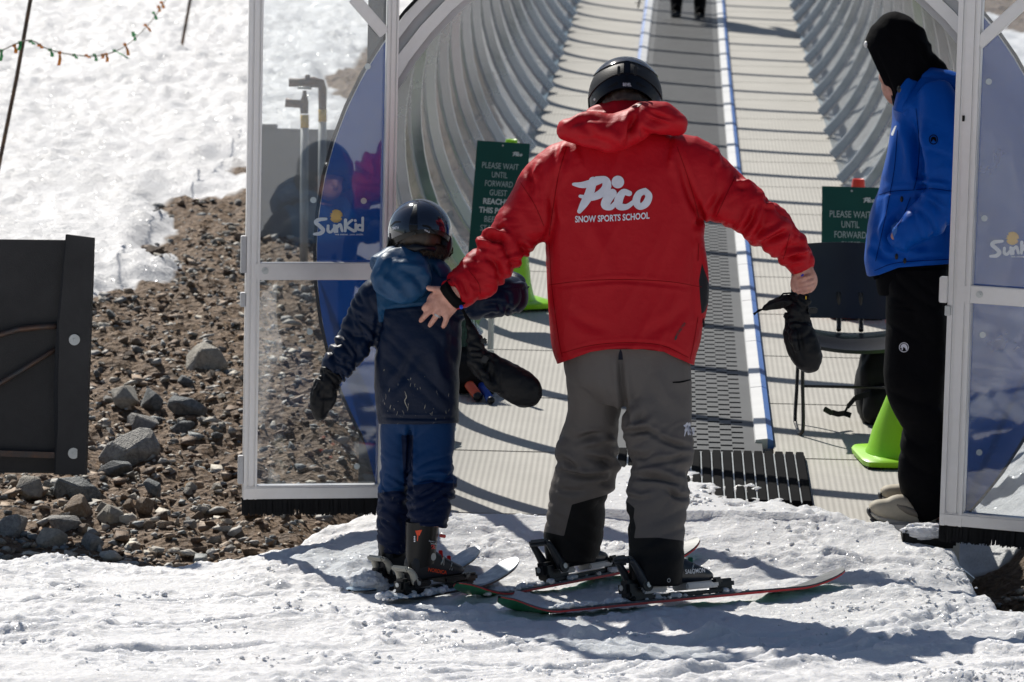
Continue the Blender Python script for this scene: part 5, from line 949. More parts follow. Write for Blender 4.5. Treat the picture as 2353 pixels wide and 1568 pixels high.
pk = YC / FPX
CK, RK, shk = helmet(KID, (965, 535), YC + .02, 71 * pk, 75 * pk, .122, None, 0, 0, 0, yaw=.25, layers=[('helmet_base', MHK, 0, (.02, -.42, .1), .014), ('helmet_shell', MHC, .004, (.14, -.22, .25), .005)])
hb = BVHTree.FromPolygons([v.co for o in shk for v in o.data.vertices], [tuple(i + off for i in p.vertices) for o, off in zip(shk, np.cumsum([0] + [len(o.data.vertices) for o in shk[:-1]])) for p in o.data.polygons]); phk = curve_place(hb, .0012)
V_, F_ = fit_text('SMITH', 14.5, 6.5, 0, 0, bold=.015); decal('helmet_lettering', [(aff(V_, 1, -1, 909.5, 527.5, -.14), F_)], phk, MWHITE, KID)
V_, F_ = fit_text('Glide Jr.', 14.5, 5, 0, 0, bold=.01); decal('helmet_lettering', [(aff(V_, 1, -1, 980.5, 534, .45), F_)], phk, MWHITE, KID)
for L in ([(898, 520, 2), (908, 511, 4), (919, 510, 3)], [(972, 519, 4), (985, 522, 5), (1005, 538, 2)]): decal('vent', [stroke2d(L)], phk, MBLACK, KID)
def tri2d(P): return np.array(P, float), [tuple(range(len(P)))]
decal('rear_clip', [tri2d([(952, 470), (958, 470), (959, 516), (940, 514), (943, 500)])], phk, MHN, KID, 6); decal('rear_clip', [tri2d([(940, 516), (959, 518), (959, 530), (954, 540), (946, 539), (940, 527)])], curve_place(hb, .003), MHK, KID, 6)
b = MB(); limb(b, [(918, 566, YC - .08, 6, .006), (938, 570, YC - .10, 5, .006), (954, 570, YC - .105, 10, .01), (975, 570, YC - .10, 5, .006), (1000, 574, YC - .07, 7, .006)], n=12); b.build('fit_dial', MHN, KID, True)
b = MB(); limb(b, [(1022, 530, YC + .02, 14, .03), (1020, 565, YC + .01, 20, .035), (1012, 590, YC + .0, 15, .03), (1004, 606, YC - .01, 6, .015)], n=18); b.build('ear_pad', MHN, KID, True)
b = MB(); limb(b, [(898, 545, YC + .02, 8, .03), (897, 570, YC + .02, 10, .03), (893, 580, YC + .02, 5, .02)], n=14); b.build('ear_pad', MHN, KID, True)
b = MB(); b.bar(W(896, 552, YC - .02), W(886, 580, YC - .01), .004, .012, up=(0, 1, 0)); b.build('chin_strap', MBLKC, KID)
# ------------------------------------------------------------------ skis, boots and bindings
def ski(name, label, M, L, hw, tail_up, tip_up, mats, group):
    S_ = thing(name, label, 'ski', M @ Vector((L / 2, 0, 0)), group); n = 60; top = []; bot = []
    for i in range(n + 1):
        x = L * i / n; t = i / n; w = hw * (1 - .18 * math.sin(math.pi * min(1, max(0, (t - .08) / .84))))
        et = min(1, (L - x) / (.085)); eb = min(1, x / (.06)); w *= math.sqrt(max(.02, 1 - (1 - et) ** 2)) * math.sqrt(max(.02, 1 - (1 - eb) ** 2))
        zt = tip_up * max(0, (x - (L - .24)) / .24) ** 1.8 + tail_up * max(0, (.20 - x) / .20) ** 1.7; th = .006 + .008 * math.sin(math.pi * t) ** .6
        top.append((x, w, zt + th)); bot.append((x, w, zt))
    b = MB(); V = []
    for (x, w, z), (_, _, z0) in zip(top, bot): V += [M @ Vector((x, -w * .97, z)), M @ Vector((x, w * .97, z)), M @ Vector((x, w, z - .45 * (z - z0))), M @ Vector((x, w, z0)), M @ Vector((x, -w, z0)), M @ Vector((x, -w, z - .45 * (z - z0)))]
    Fc = []; fm = []; mi = [0, 0, 1, 2, 1, 0]
    for i in range(n):
        for k in range(6): k2 = (k + 1) % 6; Fc.append((i * 6 + k, i * 6 + k2, i * 6 + 6 + k2, i * 6 + 6 + k)); fm.append(mi[k])
    o = mk('ski_body', V, Fc, mats, S_, False, fm); bm = bmesh.new(); bm.from_mesh(o.data); bmesh.ops.recalc_face_normals(bm, faces=bm.faces); bm.to_mesh(o.data); bm.free()
    return S_
MSKTOP = mat('ski_top_dark', (.008, .0085, .01), .35, col2=(.10, .11, .11), vscale=22); MSKRED = mat('ski_sidewall_red', (.45, .012, .014), .35, var=.1); MSKGRN = mat('ski_base_green', (.008, .24, .07), .4, col2=(.012, .15, .06), vscale=9)
MSKBLU = mat('ski_top_blue', (.09, .2, .33), .3, col2=(.5, .62, .7), vscale=14); MSKSIL = mat('ski_edge_dark', (.02, .02, .022), .4)
MBT1 = mat('boot_shell_blue_black', (.006, .009, .015), .28, spec=.35, var=.2, vscale=10, coat=.2); MBT2 = mat('boot_shell_grey', (.022, .023, .027), .38, spec=.3, var=.15, vscale=9); MBT3 = mat('boot_cuff_black', (.005, .005, .0055), .3, spec=.3, var=.2); MBTW = mat('boot_sole_white', (.5, .5, .5), .45, var=.1); MBTG = mat('buckle_green', (.01, .16, .07), .35, .2); MORR = mat('neon_orange', (.85, .07, .01), .4); MRDB = mat('buckle_red', (.65, .015, .012), .35); MIVO = mat('lever_ivory', (.42, .40, .34), .4, var=.12, vscale=15); MGRL = mat('lever_grey', (.025, .028, .034), .35, spec=.35)
def boot(par, M, x0, s, shell, cuffm, buckle, ht, kid):
    B = lambda p: M @ (Vector((x0, 0, 0)) + Vector(p) * s)
    secs = [(-.012, .030, .03, .10), (0.0, .036, .022, .135), (.04, .041, .022, .16), (.09, .044, .022, .155), (.14, .047, .022, .128), (.19, .050, .022, .100), (.235, .050, .022, .078), (.27, .043, .022, .064), (.292, .028, .026, .052)]
    rings = []
    for (x, hw, z0, z1) in [tuple(r) for r in crom(secs, 3)]:
        ring = []; zc = (z0 + z1) / 2; hz = (z1 - z0) / 2
        for k in range(22): a = 2 * math.pi * k / 22; ca, sa = math.cos(a), math.sin(a); e = 2.7; q = (abs(ca) ** e + abs(sa) ** e) ** (-1 / e); ring.append(B((x, hw * ca * q, zc + hz * sa * q)))
        rings.append(ring)
    b = MB(); b.loft(rings); R_ = b.build('boot', shell, par, auto=45)
    b = MB()
    for (x0_, x1_, w_) in ((-.015, .085, .036), (.165, .305, .040)):
        b.v_ = None; c = B(((x0_ + x1_) / 2, 0, .012)); b.box(c, ((x1_ - x0_) * s, 2 * w_ * s, .024 * s), M.to_3x3(), bev=.005)
    b.build('sole', MBTW if not kid else MBLKP, R_)
    rings = []                       # cuff
    for (t) in np.linspace(0, 1, 7):
        z = .085 + t * (ht - .085); xc = .055 + .10 * (z - .085); rx = .070 + .008 * t; ry = .050 + .012 * t; rings.append([B((xc + rx * math.cos(a), ry * math.sin(a), z + .012 * math.cos(a))) for a in np.linspace(0, 2 * math.pi, 22, endpoint=False)])
    b = MB(); b.loft(rings); b.build('cuff', cuffm, R_, auto=45)
    side = -1
    b = MB(); b.disc(B((.075, side * .047, .118)), M.to_3x3() @ Vector((0, side, 0)), .015 * s, .006 * s, 16); b.build('hinge_rivet', MSTEEL, R_)
    for (x, z, ln) in ((.155, .125, .055), (.205, .098, .05)):
        b = MB(); b.bar(B((x - .02, side * .04, z - .028)), B((x + .004, side * .018, z + .006)), .016 * s, .010 * s, up=(0, 0, 1), bev=.002); b.build('buckle', buckle, R_); b = MB(); b.tube([B((x - .028, side * .047, z - .045)), B((x - .012, side * .047, z - .02)), B((x - .002, side * .04, z - .012)), B((x - .016, side * .05, z - .048))], .003 * s, 6); b.build('buckle_wire', MSTEEL, R_, True)
    return R_, B
def binding(par, M, xh, xt, s, lever, tall, body=None):
    B = lambda p: M @ Vector(p); R3_ = M.to_3x3(); body = body or MBLKP; z0 = .016
    b = MB(); b.box(B(((xh + xt) / 2, 0, z0 + .006)), (xt - xh + .10, .062 * s, .014), R3_, bev=.004); b.build('binding_plate', MBLKP, par)
    h = MB(); h.box(B((xh - .045 * s, 0, z0 + .038 * s)), (.055 * s, .056 * s, .052 * s), R3_, bev=.012 * s); h.box(B((xh - .01 * s, 0, z0 + .022 * s)), (.10 * s, .05 * s, .03 * s), R3_, bev=.006 * s); H_ = h.build('heel_piece', body, par, auto=40)
    d = MB(); d.disc(B((xh - .073 * s, 0, z0 + .042 * s)), R3_ @ Vector((-1, 0, 0)), .009 * s, .002, 14); d.build('release_screw', MSTEEL, H_)
    for sy in (-1, 1):
        l = MB(); P_ = [(xh - .005 * s, .045 * s), (xh - .025 * s, .085 * s), (xh - .052 * s, tall)]; l.tube([B((x, sy * .036 * s, z0 + z)) for x, z in crom(P_, 4)], [.017 * s * (1 - .45 * i / 8) for i in range(9)], 8); l.build('lever_arm', lever, H_, True)
        l = MB(); l.disc(B((xh - .004 * s, sy * .044 * s, z0 + .045 * s)), R3_ @ Vector((0, sy, 0)), .021 * s, .006 * s, 18); l.disc(B((xh - .004 * s, sy * .050 * s, z0 + .045 * s)), R3_ @ Vector((0, sy, 0)), .009 * s, .004 * s, 12, 1); l.build('pivot', [body, MSTEEL], H_, auto=40)
    l = MB(); l.box(B((xh - .054 * s, 0, z0 + tall)), (.026 * s, .082 * s, .02 * s), R3_ @ Matrix.Rotation(.4, 3, 'Y'), bev=.007 * s); l.build('lever_top', lever, H_, auto=40)
    t = MB(); t.box(B((xt + .05 * s, 0, z0 + .026 * s)), (.085 * s, .056 * s, .034 * s), R3_, bev=.010 * s); t.box(B((xt + .012 * s, .03 * s, z0 + .038 * s)), (.05 * s, .018 * s, .022 * s), R3_ @ Matrix.Rotation(-.3, 3, 'Z'), bev=.006 * s); t.box(B((xt + .012 * s, -.03 * s, z0 + .038 * s)), (.05 * s, .018 * s, .022 * s), R3_ @ Matrix.Rotation(.3, 3, 'Z'), bev=.006 * s); t.build('toe_piece', body, par, auto=40)
def slush(label, M, xs, seed, spread=.05):
    b = MB(); rs = random.Random(seed)
    for k in range(150):
        x = rs.choice(xs) + rs.gauss(0, .05); y = rs.uniform(-spread, spread); r = rs.uniform(.004, .015) * (.6 if k % 3 else 1.1); b.ball(M @ Vector((x, y, .012 + r * .5)), (r * 1.2, r * 1.2, r * .8), nu=7, nv=5)
    me = fuse(b, .004, 2); V, Nn = vdata(me); V = V + Nn * (.0025 * perlin(V * 150))[:, None]; o = finish(me, V, 'packed_snow', MSNOW, None); o['kind'] = 'stuff'; tag(o, label, 'snow'); return o
GS = 'adult skis'; SA = ski('ski', 'ski with red sidewall under the right boot, green curled tail nearest the camera', Ma, La, .055, .065, .055, [MSKTOP, MSKRED, MSKGRN], GS)
SB = ski('ski', 'ski with red sidewall under the left boot, green tail curled up behind the child', Mb, Lb_, .055, .065, .07, [MSKTOP, MSKRED, MSKGRN], GS)
Mra = Ma @ Matrix.Translation((0, 0, .034)); RB, B1 = boot(INS, Mra, xr, sc_r, MBT1, MBT1, MBTG, .17, False); binding(SA, Ma, xr - .005, xr + .29 * sc_r, 1.05, MGRL, .135)
Mrb = Mb @ Matrix.Translation((0, 0, .034)); LB, B2 = boot(INS, Mrb, xl, sc_l, MBT1, MBT1, MBTG, .17, False); binding(SB, Mb, xl - .005, xl + .29 * sc_l, 1.05, MGRL, .135)
fr_ = Ma.to_3x3(); V_, F_ = fit_text('SALOMON', .085, .015, 0, 0, bold=.01); decal('boot_lettering', [(V_, F_)], lambda p, k: B1((.195, -.052, .052)) + fr_ @ Vector((p[0], 0, p[1])), MWLOGO, RB)
GK = 'child skis'; SCl = ski('ski', 'short blue ski under the left boot of the child, snow on its tail', Mc, Lc_, .045, .012, .07, [MSKBLU, MSKSIL, MSKSIL], GK)
SD = ski('ski', 'short blue ski under the right boot of the child, tip nearest the red ski', Md, Ld_, .045, .012, .07, [MSKBLU, MSKSIL, MSKSIL], GK)
Mcb = Mc @ Matrix.Translation((0, 0, .036)); KB1, B3 = boot(KID, Mcb, xa, .80, MBT2, MBT3, MRDB, .17, True); binding(SCl, Mc, xa, xa + .232, .85, MIVO, .088)
Mdb = Md @ Matrix.Translation((0, 0, .036)); KB2, B4 = boot(KID, Mdb, xb, sc_k, MBT2, MBT3, MRDB, .27, True); binding(SD, Md, xb - .01, xb + .29 * sc_k, .85, MIVO, .088)
fk = Md.to_3x3(); V_, F_ = fit_text('NORDICA', .088, .016, 0, 0, bold=.035); bk = bvh_of(KB2); pkb = curve_place(bk, .002)
V_, F_ = fit_text('NORDICA', 43, 9, 0, 0, bold=.03); decal('boot_lettering', [(aff(V_, 1, -1, 1005, 1317, .17), F_)], pkb, MORR, KB2, 4)
kc = [c for c in KB2.children if c.name.startswith('cuff')][0]; pkc = curve_place(bvh_of(kc), .002)
V_, F_ = fit_text('2', 9, 10, 0, 0, bold=.05); decal('size_number', [(aff(V_, 1, -1, 996, 1262, -.1), F_)], pkc, MRDB, KB2)
V_, F_ = fit_text('Speed', 20, 4.5, 0, 0); V2, F2 = fit_text('machine', 20, 4, 0, 0); decal('cuff_lettering', [(aff(V_, 1, -1, 995, 1247, .1), F_), (aff(V2, 1, -1, 1000, 1252, .1), F2)], pkc, MWLOGO, KB2)
decal('orange_flash', [tri2d([(954, 1220), (970, 1218), (964, 1231), (958, 1231)]), stroke2d([(960, 1232, 2.6), (959, 1243, 1.6)])], pkc, MORR, KB2)
for k in range(3): decal('size_mark', [disc2d((952.5, 1234 + k * 5), 2, 10)], pkc, MWLOGO, KB2)
q = W(1015, 1228, YC - .09)
b = MB(); b.box(W(1017, 1232, YC - .085), (.022, .012, .011), Matrix.Rotation(.15, 3, 'Y'), bev=.002); b.build('buckle', MRDB, KB2); b = MB(); b.tube([W(993, 1216, YC - .085), W(988, 1222, YC - .088), W(991, 1236, YC - .09), W(1000, 1243, YC - .09), W(1004, 1238, YC - .09), W(996, 1228, YC - .09), W(1010, 1230, YC - .09)], .0035, 6); b.build('buckle_wire', MSTEEL, KB2, True)
slush('crumbled snow packed around the right adult binding', Ma, [xr - .1, xr + .05, xr + .2, xr + .38, xr - .22, xr - .32, xr - .15, xr - .4], 4); slush('crumbled snow packed around the left adult binding', Mb, [xl - .1, xl + .05, xl + .2, xl - .22, xl - .3, xl - .16], 6); slush('crumbled snow packed around the child bindings', Md, [xb - .06, xb + .05], 8)
p = onz(848, 1366); snow_lump('snow_lump', (p.x, p.y, p.z + .03), (.062, .05, .042), 7, 'rounded lump of snow on the tail of the left child ski')
# ------------------------------------------------------------------ loose mittens
b = MB(); limb(b, [(1826, 730, YI - .04, 29, .034), (1836, 765, YI - .04, 36, .042), (1848, 800, YI - .04, 38, .045), (1859, 830, YI - .04, 33, .042), (1865, 848, YI - .04, 20, .03), (1867, 857, YI - .04, 9, .015)], n=24); limb(b, [(1828, 740, YI - .04, 30, .032), (1838, 712, YI - .045, 24, .026), (1845, 690, YI - .05, 17, .018), (1846, 674, YI - .05, 12, .012)], n=20)
limb(b, [(1843, 702, YI - .045, 22, .022), (1815, 693, YI - .03, 19, .018), (1785, 698, YI - .02, 15, .014), (1762, 706, YI - .02, 9, .010), (1750, 712, YI - .02, 4, .006)], n=18); limb(b, [(1818, 745, YI - .06, 10, .02), (1822, 780, YI - .085, 12, .02), (1830, 805, YI - .08, 8, .016)], n=14)
me = fuse(b, .0048, 5); V, Nn = vdata(me); UV = projN(V); D = wrinkle(V, UV, [(1846, 680), (1830, 740)], 34, .010, 16, .4, 3) + strokes(V, Nn, UV, [([(1800, 742), (1830, 738), (1862, 742)], -.008, 4), ([(1835, 745), (1840, 790), (1850, 830)], -.006, 5), ([(1812, 745), (1815, 790), (1828, 825)], -.007, 5), ([(1770, 700), (1800, 692), (1830, 688)], .006, 5)]) + .003 * fbm(V * 30, 2)
MT1 = thing('mitten', 'black mitten held by its cuff in the right hand of the instructor', 'mitten', W(1850, 850, YI - .04), 'loose black mittens'); finish(me, V + Nn * D[:, None], 'mitten_body', MNYL, MT1)
b = MB(); b.box(W(1868, 714, YI - .06), (.03, .016, .020), Matrix.Rotation(-.1, 3, 'Y'), bev=.004); b.build('buckle', MBLKP, MT1); b = MB(); b.tube([W(1752, 711, YI - .03), W(1744, 714, YI - .03), W(1738, 718, YI - .03), W(1732, 723, YI - .03)], [.003, .005, .003, .005], 6); b.build('cord', MBLKC, MT1, True); b = MB(); b.tube([W(1790, 686, YI - .04), W(1800, 675, YI - .04), W(1815, 674, YI - .04), W(1828, 676, YI - .04)], .003, 6); b.build('wrist_loop', MBLKC, MT1, True)
b = MB(); b.box(W(1852, 685, YI - .068), (.004, .003, .012)); b.build('yellow_tab', MYEL, MT1)
YM = CY + .0
b = MB(); limb(b, [(1080, 742, YM, 9, .012), (1086, 770, YM, 17, .022), (1094, 800, YM, 23, .032), (1105, 830, YM, 32, .042), (1140, 856, YM, 37, .048), (1175, 878, YM, 41, .05), (1205, 897, YM, 41, .05), (1228, 911, YM, 31, .042), (1241, 918, YM, 14, .022)], n=26); limb(b, [(1110, 850, YM - .03, 14, .02), (1125, 880, YM - .04, 14, .022), (1150, 898, YM - .03, 9, .016)], n=14)
me = fuse(b, .0048, 5); V, Nn = vdata(me); UV = projN(V); D = wrinkle(V, UV, [(1085, 770), (1110, 840)], 34, .009, 18, .4, 6) + strokes(V, Nn, UV, [([(1160, 835), (1152, 870), (1152, 905)], -.004, 2.5), ([(1112, 800), (1118, 830), (1108, 860)], -.010, 5), ([(1130, 850), (1132, 880), (1128, 890)], -.007, 5)]) + .003 * fbm(V * 30, 2)
MT2 = thing('mitten', 'black mitten dangling from the left wrist of the instructor, behind the child', 'mitten', W(1200, 930, YM), 'loose black mittens'); finish(me, V + Nn * D[:, None], 'mitten_body', MNYL, MT2)
b = MB(); b.tube([W(1060, 706, CY - .03), W(1068, 722, YM - .01), W(1078, 742, YM - .01), W(1082, 750, YM - .01)], [.004, .005, .009, .008], 8); b.build('wrist_leash', MBLKC, MT2, True); b = MB(); b.box(W(1112, 784, YM - .04), (.022, .012, .02), Matrix.Rotation(.6, 3, 'Y'), bev=.005); b.box(W(1114, 826, YM - .055), (.02, .008, .024), Matrix.Rotation(.5, 3, 'Y'), bev=.003); b.build('buckle', MBLKP, MT2, auto=40)
# ------------------------------------------------------------------ the attendant in the blue jacket
YB_ = 16.44
ATT = thing('person', 'attendant in bright blue jacket, black hood up, standing behind the right door with head bowed', 'person', onfloor(2090, 1190))
def attendant():
    T_ = [(2120, 172, YB_, 44, .09), (2126, 200, YB_, 62, .13), (2130, 240, YB_, 78, .18), (2131, 300, YB_, 82, .18), (2122, 400, YB_, 93, .175), (2116, 455, YB_, 99, .17), (2102, 530, YB_, 108, .17), (2096, 595, YB_, 110, .175), (2098, 640, YB_, 101, .175)]
    AN = [(2148, 215, YB_ - .12, 42, .08), (2158, 250, YB_ - .16, 46, .08), (2165, 330, YB_ - .205, 47, .078), (2172, 420, YB_ - .22, 49, .075), (2160, 475, YB_ - .22, 47, .075), (2118, 512, YB_ - .21, 42, .068), (2075, 540, YB_ - .18, 33, .055), (2058, 550, YB_ - .15, 22, .04)]
    AF = [(2120, 220, YB_ + .15, 40, .07), (2110, 330, YB_ + .19, 40, .07), (2100, 430, YB_ + .19, 38, .065), (2065, 520, YB_ + .15, 32, .05)]
    b = MB(); limb(b, T_, n=44); limb(b, AN); limb(b, AF); me = fuse(b, .0075, 7); V, Nn = vdata(me); UV = projN(V)
    D = wrinkle(V, UV, [(r[0], r[1]) for r in AN[1:]], 46, .016, 40, .3, 4.4, ([0, .3, .6, .8, 1], [.1, .3, .9, 1, .6])) + strokes(V, Nn, UV, [([(2088, 265), (2108, 340), (2114, 425)], -.034, 12), ([(2060, 290), (2052, 360), (2035, 420)], .012, 12), ([(2105, 425), (2130, 430), (2180, 436)], -.014, 6), ([(2105, 395), (2112, 410), (2128, 405)], -.012, 5), ([(2062, 495), (2042, 530), (2050, 568)], -.026, 8), ([(2020, 450), (2045, 440), (2100, 435)], -.008, 5), ([(2000, 560), (2030, 590), (2060, 596)], -.012, 7), ([(2010, 520), (2005, 560), (1995, 600)], .010, 9), ([(2115, 300), (2120, 340), (2110, 380)], .008, 10), ([(2070, 545), (2085, 575), (2120, 580)], .010, 8), ([(2030, 420), (2022, 480), (2010, 540)], -.008, 9), ([(2060, 605), (2120, 592), (2190, 588)], -.006, 4)])
    V = V + Nn * D[:, None]; UV = projN(V); V = hem(V, UV, [(1960, 620), (1998, 636), (2020, 632), (2064, 615), (2179, 607), (2260, 606)]); J = finish(me, V, 'jacket', MBLUEJ, ATT); pj = curve_place(bvh_of(J), .002)
    b = MB(); limb(b, [(2092, 192, YB_ - .06, 22, .05), (2078, 225, YB_ - .08, 20, .05), (2064, 258, YB_ - .08, 14, .045)], n=18); limb(b, [(2100, 180, YB_ - .04, 20, .06), (2140, 180, YB_ - .02, 26, .09), (2190, 192, YB_, 26, .10), (2220, 210, YB_ + .02, 22, .09)], n=20); limb(b, [(2150, 215, YB_ - .10, 22, .06), (2105, 235, YB_ - .12, 16, .045), (2080, 265, YB_ - .11, 10, .03)], n=18)
    me = fuse(b, .006, 6); V, Nn = vdata(me); UV = projN(V); D = strokes(V, Nn, UV, [([(2075, 250), (2100, 225), (2140, 205), (2190, 212)], -.010, 5), ([(2070, 240), (2090, 205), (2110, 185)], .006, 6)]); finish(me, V + Nn * D[:, None], 'collar', MBLUEJ, ATT)
    MBS = mat('blue_seam', (.0005, .012, .11), .7, spec=.05)
    for L in ([(2105, 250), (2112, 330), (2108, 400), (2100, 436)], [(2020, 448), (2050, 440), (2100, 437)], [(2105, 436), (2140, 434), (2190, 440)], [(2062, 300), (2056, 380), (2046, 440), (2030, 520), (2012, 600)], [(2010, 622), (2064, 604), (2185, 596)], [(2092, 455), (2074, 500), (2062, 520)]):
        decal('seam', [stroke2d([(u_, v_, 1.6) for u_, v_ in L], 8)], pj, MBS, ATT, 5)
    decal('sleeve_cuff', [tri2d([(2048, 520), (2064, 508), (2060, 535), (2052, 548)])], pj, mat('cuff_blue', (.03, .16, .5), .4), ATT, 5)
    # black hooded top
    b = MB(); limb(b, [(2086, 38, YB_, 14, .03), (2080, 48, YB_, 46, .08), (2072, 70, YB_, 64, .10), (2066, 98, YB_, 77, .112), (2072, 130, YB_, 74, .115), (2082, 160, YB_, 64, .11), (2092, 195, YB_, 56, .10), (2098, 235, YB_, 44, .09), (2098, 262, YB_, 38, .08)], n=36, e=2.2); limb(b, [(2130, 140, YB_ + .01, 24, .06), (2150, 162, YB_ + .01, 24, .07), (2168, 185, YB_ + .01, 18, .06)], n=18)
    me = fuse(b, .006, 6); V, Nn = vdata(me); UV = projN(V); D = .006 * fbm(np.stack([UV[:, 0] / 45, UV[:, 1] / 60, V[:, 1] * 5], 1), 2) + strokes(V, Nn, UV, [([(2010, 112), (2032, 165), (2056, 225)], -.008, 5), ([(2110, 100), (2125, 130), (2140, 150)], -.010, 7), ([(2095, 140), (2100, 180), (2110, 200)], .006, 9)]); V = V + Nn * D[:, None]; UV = projN(V)
    # cut the face opening: a slanted plane from the brim to the chin, pushed in
    ex = np.maximum((UV - np.array([1986.0, 97])) @ np.array([-.909, .416]) + 1.0, 0); V[:, 0] += ex * .9 * YB_ / FPX; V[:, 2] += ex * .42 * YB_ / FPX
    finish(me, V, 'hood', MBLKF, ATT)
    b = MB(); b.tube([W(2010, 628, YB_ - .05), W(2016, 640, YB_ - .05)], .012, 8); limb(b, [(2098, 600, YB_, 86, .165), (2098, 650, YB_, 84, .16), (2100, 668, YB_, 80, .15)], n=36); b.build('shirt_hem', MBLKF, ATT, True)
    LN = [(2108, 620, YB_ - .06, 72, .12), (2108, 700, YB_ - .07, 72, .12), (2106, 800, YB_ - .08, 72, .11), (2102, 880, YB_ - .09, 71, .10), (2112, 930, YB_ - .09, 59, .095), (2124, 968, YB_ - .09, 53, .095), (2124, 1010, YB_ - .09, 52, .09), (2119, 1060, YB_ - .09, 54, .09), (2122, 1110, YB_ - .09, 55, .09), (2138, 1150, YB_ - .09, 52, .088), (2152, 1188, YB_ - .09, 46, .082)]
    LF = [(r[0] + 6, r[1] - 14 * (i > 4), r[2] + .20, r[3] * .95, r[4]) for i, r in enumerate(LN)]
    b = MB(); limb(b, LN, n=30); limb(b, LF, n=30); me = fuse(b, .0075, 6); V, Nn = vdata(me); UV = projN(V); D = wrinkle(V, UV, [(r[0], r[1]) for r in LN], 60, .008, 60, .5, 1.1) + strokes(V, Nn, UV, [([(2050, 705), (2085, 708), (2112, 714)], -.006, 3)]); TRS = finish(me, V + Nn * D[:, None], 'trousers', MBLKC, ATT)
    # body with a face in profile
    ins = lambda rows, f=.7: [(r[0], r[1], r[2], r[3] * f, r[4] * f) for r in rows]
    b = MB(); [limb(b, ins(r_)) for r_ in (T_, AN, AF, LN, LF)]; limb(b, [(2105, 240, YB_, 40, .06), (2092, 190, YB_, 42, .065), (2080, 150, YB_, 52, .07)])
    b.ball(W(2066, 122, YB_), (.086, .074, .105), nu=20, nv=14); b.ball(W(2060, 195, YB_), (.055, .055, .07)); b.ball(W(2058, 222, YB_), (.034, .04, .032)); b.ball(W(2042, 165, YB_), (.035, .055, .06))
    limb(b, [(2031, 152, YB_, 5, .010), (2028, 168, YB_, 7, .013), (2027, 180, YB_, 8, .016), (2034, 188, YB_, 7, .015)], n=14, e=2); b.ball(W(2043, 200, YB_), (.014, .024, .008)); b.ball(W(2046, 211, YB_), (.014, .022, .008)); b.ball(W(2030, 138, YB_), (.02, .045, .012))
    for s in (-1, 1): b.ball(W(2032, 150, YB_ + s * .032), (.010, .014, .010)); b.ball(W(2085, 160, YB_ + s * .076), (.022, .010, .032))
    for r_ in (LN, LF): limb(b, [(r_[-1][0], 1170, r_[-1][2], 24, .04), (r_[-1][0] - 6, 1192, r_[-1][2], 22, .04)])
    me = fuse(b, .0046, 3, .4); V, Nn = vdata(me); finish(me, V, 'body', MSKIN, ATT)
    b = MB(); b.ball(W(1990, 102, YB_ - .02), (.008, .02, .012)); b.build('cap_peak', MWHITEP, ATT, True)
    b = MB(); b.bar(W(2049, 220, YB_ - .03), W(2058, 262, YB_ - .04), .006, .02, up=(0, 1, 0)); b.build('zip', MBLKP, ATT)
    # shoes
    MSH = mat('shoe_beige', (.44, .39, .30), .7, var=.1, vscale=20, bump=(300, .3, .002)); MSHW = mat('shoe_sole', (.5, .46, .38), .7, var=.1); MSHP = mat('shoe_taupe', (.2, .175, .14), .7); MSHB = mat('shoe_dark', (.015, .016, .02), .6); MLC = mat('lace_yellow', (.6, .45, .03), .6)
    for (ut, vt, y, s) in ((1998, 1176, YB_ - .10, 1.0), (2024, 1140, YB_ + .12, .9)):
        b = MB(); limb(b, [(ut + 1, vt - 6, y, 10, .03), (ut + 14, vt - 7, y, 20 * s, .042), (ut + 40, vt - 4, y, 27 * s, .045), (ut + 70, vt - 4, y, 36 * s, .042), (ut + 105, vt + 6, y, 30 * s, .038), (ut + 140, vt + 12, y, 28 * s, .036), (ut + 152, vt + 13, y, 18 * s, .03)], n=20, e=2.5); S_ = b.build('shoe', MSH, ATT, True)
        b = MB(); limb(b, [(ut + 1, vt + 2, y, 6, .034), (ut + 20, vt + 14, y, 7, .046), (ut + 60, vt + 24, y, 8, .047), (ut + 100, vt + 31, y, 8, .043), (ut + 148, vt + 37, y, 8, .038)], n=16, e=3); b.build('sole', MSHW, S_, True); b = MB(); limb(b, [(ut + 62, vt - 14, y - .030, 7, .012), (ut + 90, vt - 2, y - .034, 9, .012), (ut + 120, vt + 10, y - .032, 6, .012)], n=12); b.build('side_panel', MSHP, S_, True)
        b = MB(); limb(b, [(ut - 2, vt - 8, y, 4, .026), (ut + 0, vt + 2, y, 6, .034), (ut + 12, vt + 16, y, 5, .04), (ut + 40, vt + 29, y, 3.5, .044)], n=14); b.build('toe_cap', MSHB, S_, True)
        for k in range(3): b = MB(); b.tube([W(ut + 60 + k * 9, vt - 20 - k * 3, y - .02), W(ut + 66 + k * 9, vt - 30 - k * 3, y + .0)], .0028, 6); b.build('lace', MLC if k != 1 else MSHB, S_, True)
    # emblems
    c = (2145, 321); em = [stroke2d([(c[0] + 9.5 * math.cos(a), c[1] + 10.5 * math.sin(a), 2) for a in np.linspace(0, 2 * math.pi, 13)[:-1]], 3, True), stroke2d([(c[0] - 5, c[1] + 4, 3), (c[0] - 3, c[1] - 2, 6), (c[0] + 2, c[1] - 3, 7), (c[0] + 5, c[1] + 3, 4)])]
    decal('sleeve_emblem', em, pj, MBLKC, ATT); decal('chest_logo', [tri2d([(2045, 312), (2056, 290), (2060, 289), (2052, 312)])], pj, MWLOGO, ATT, 5)
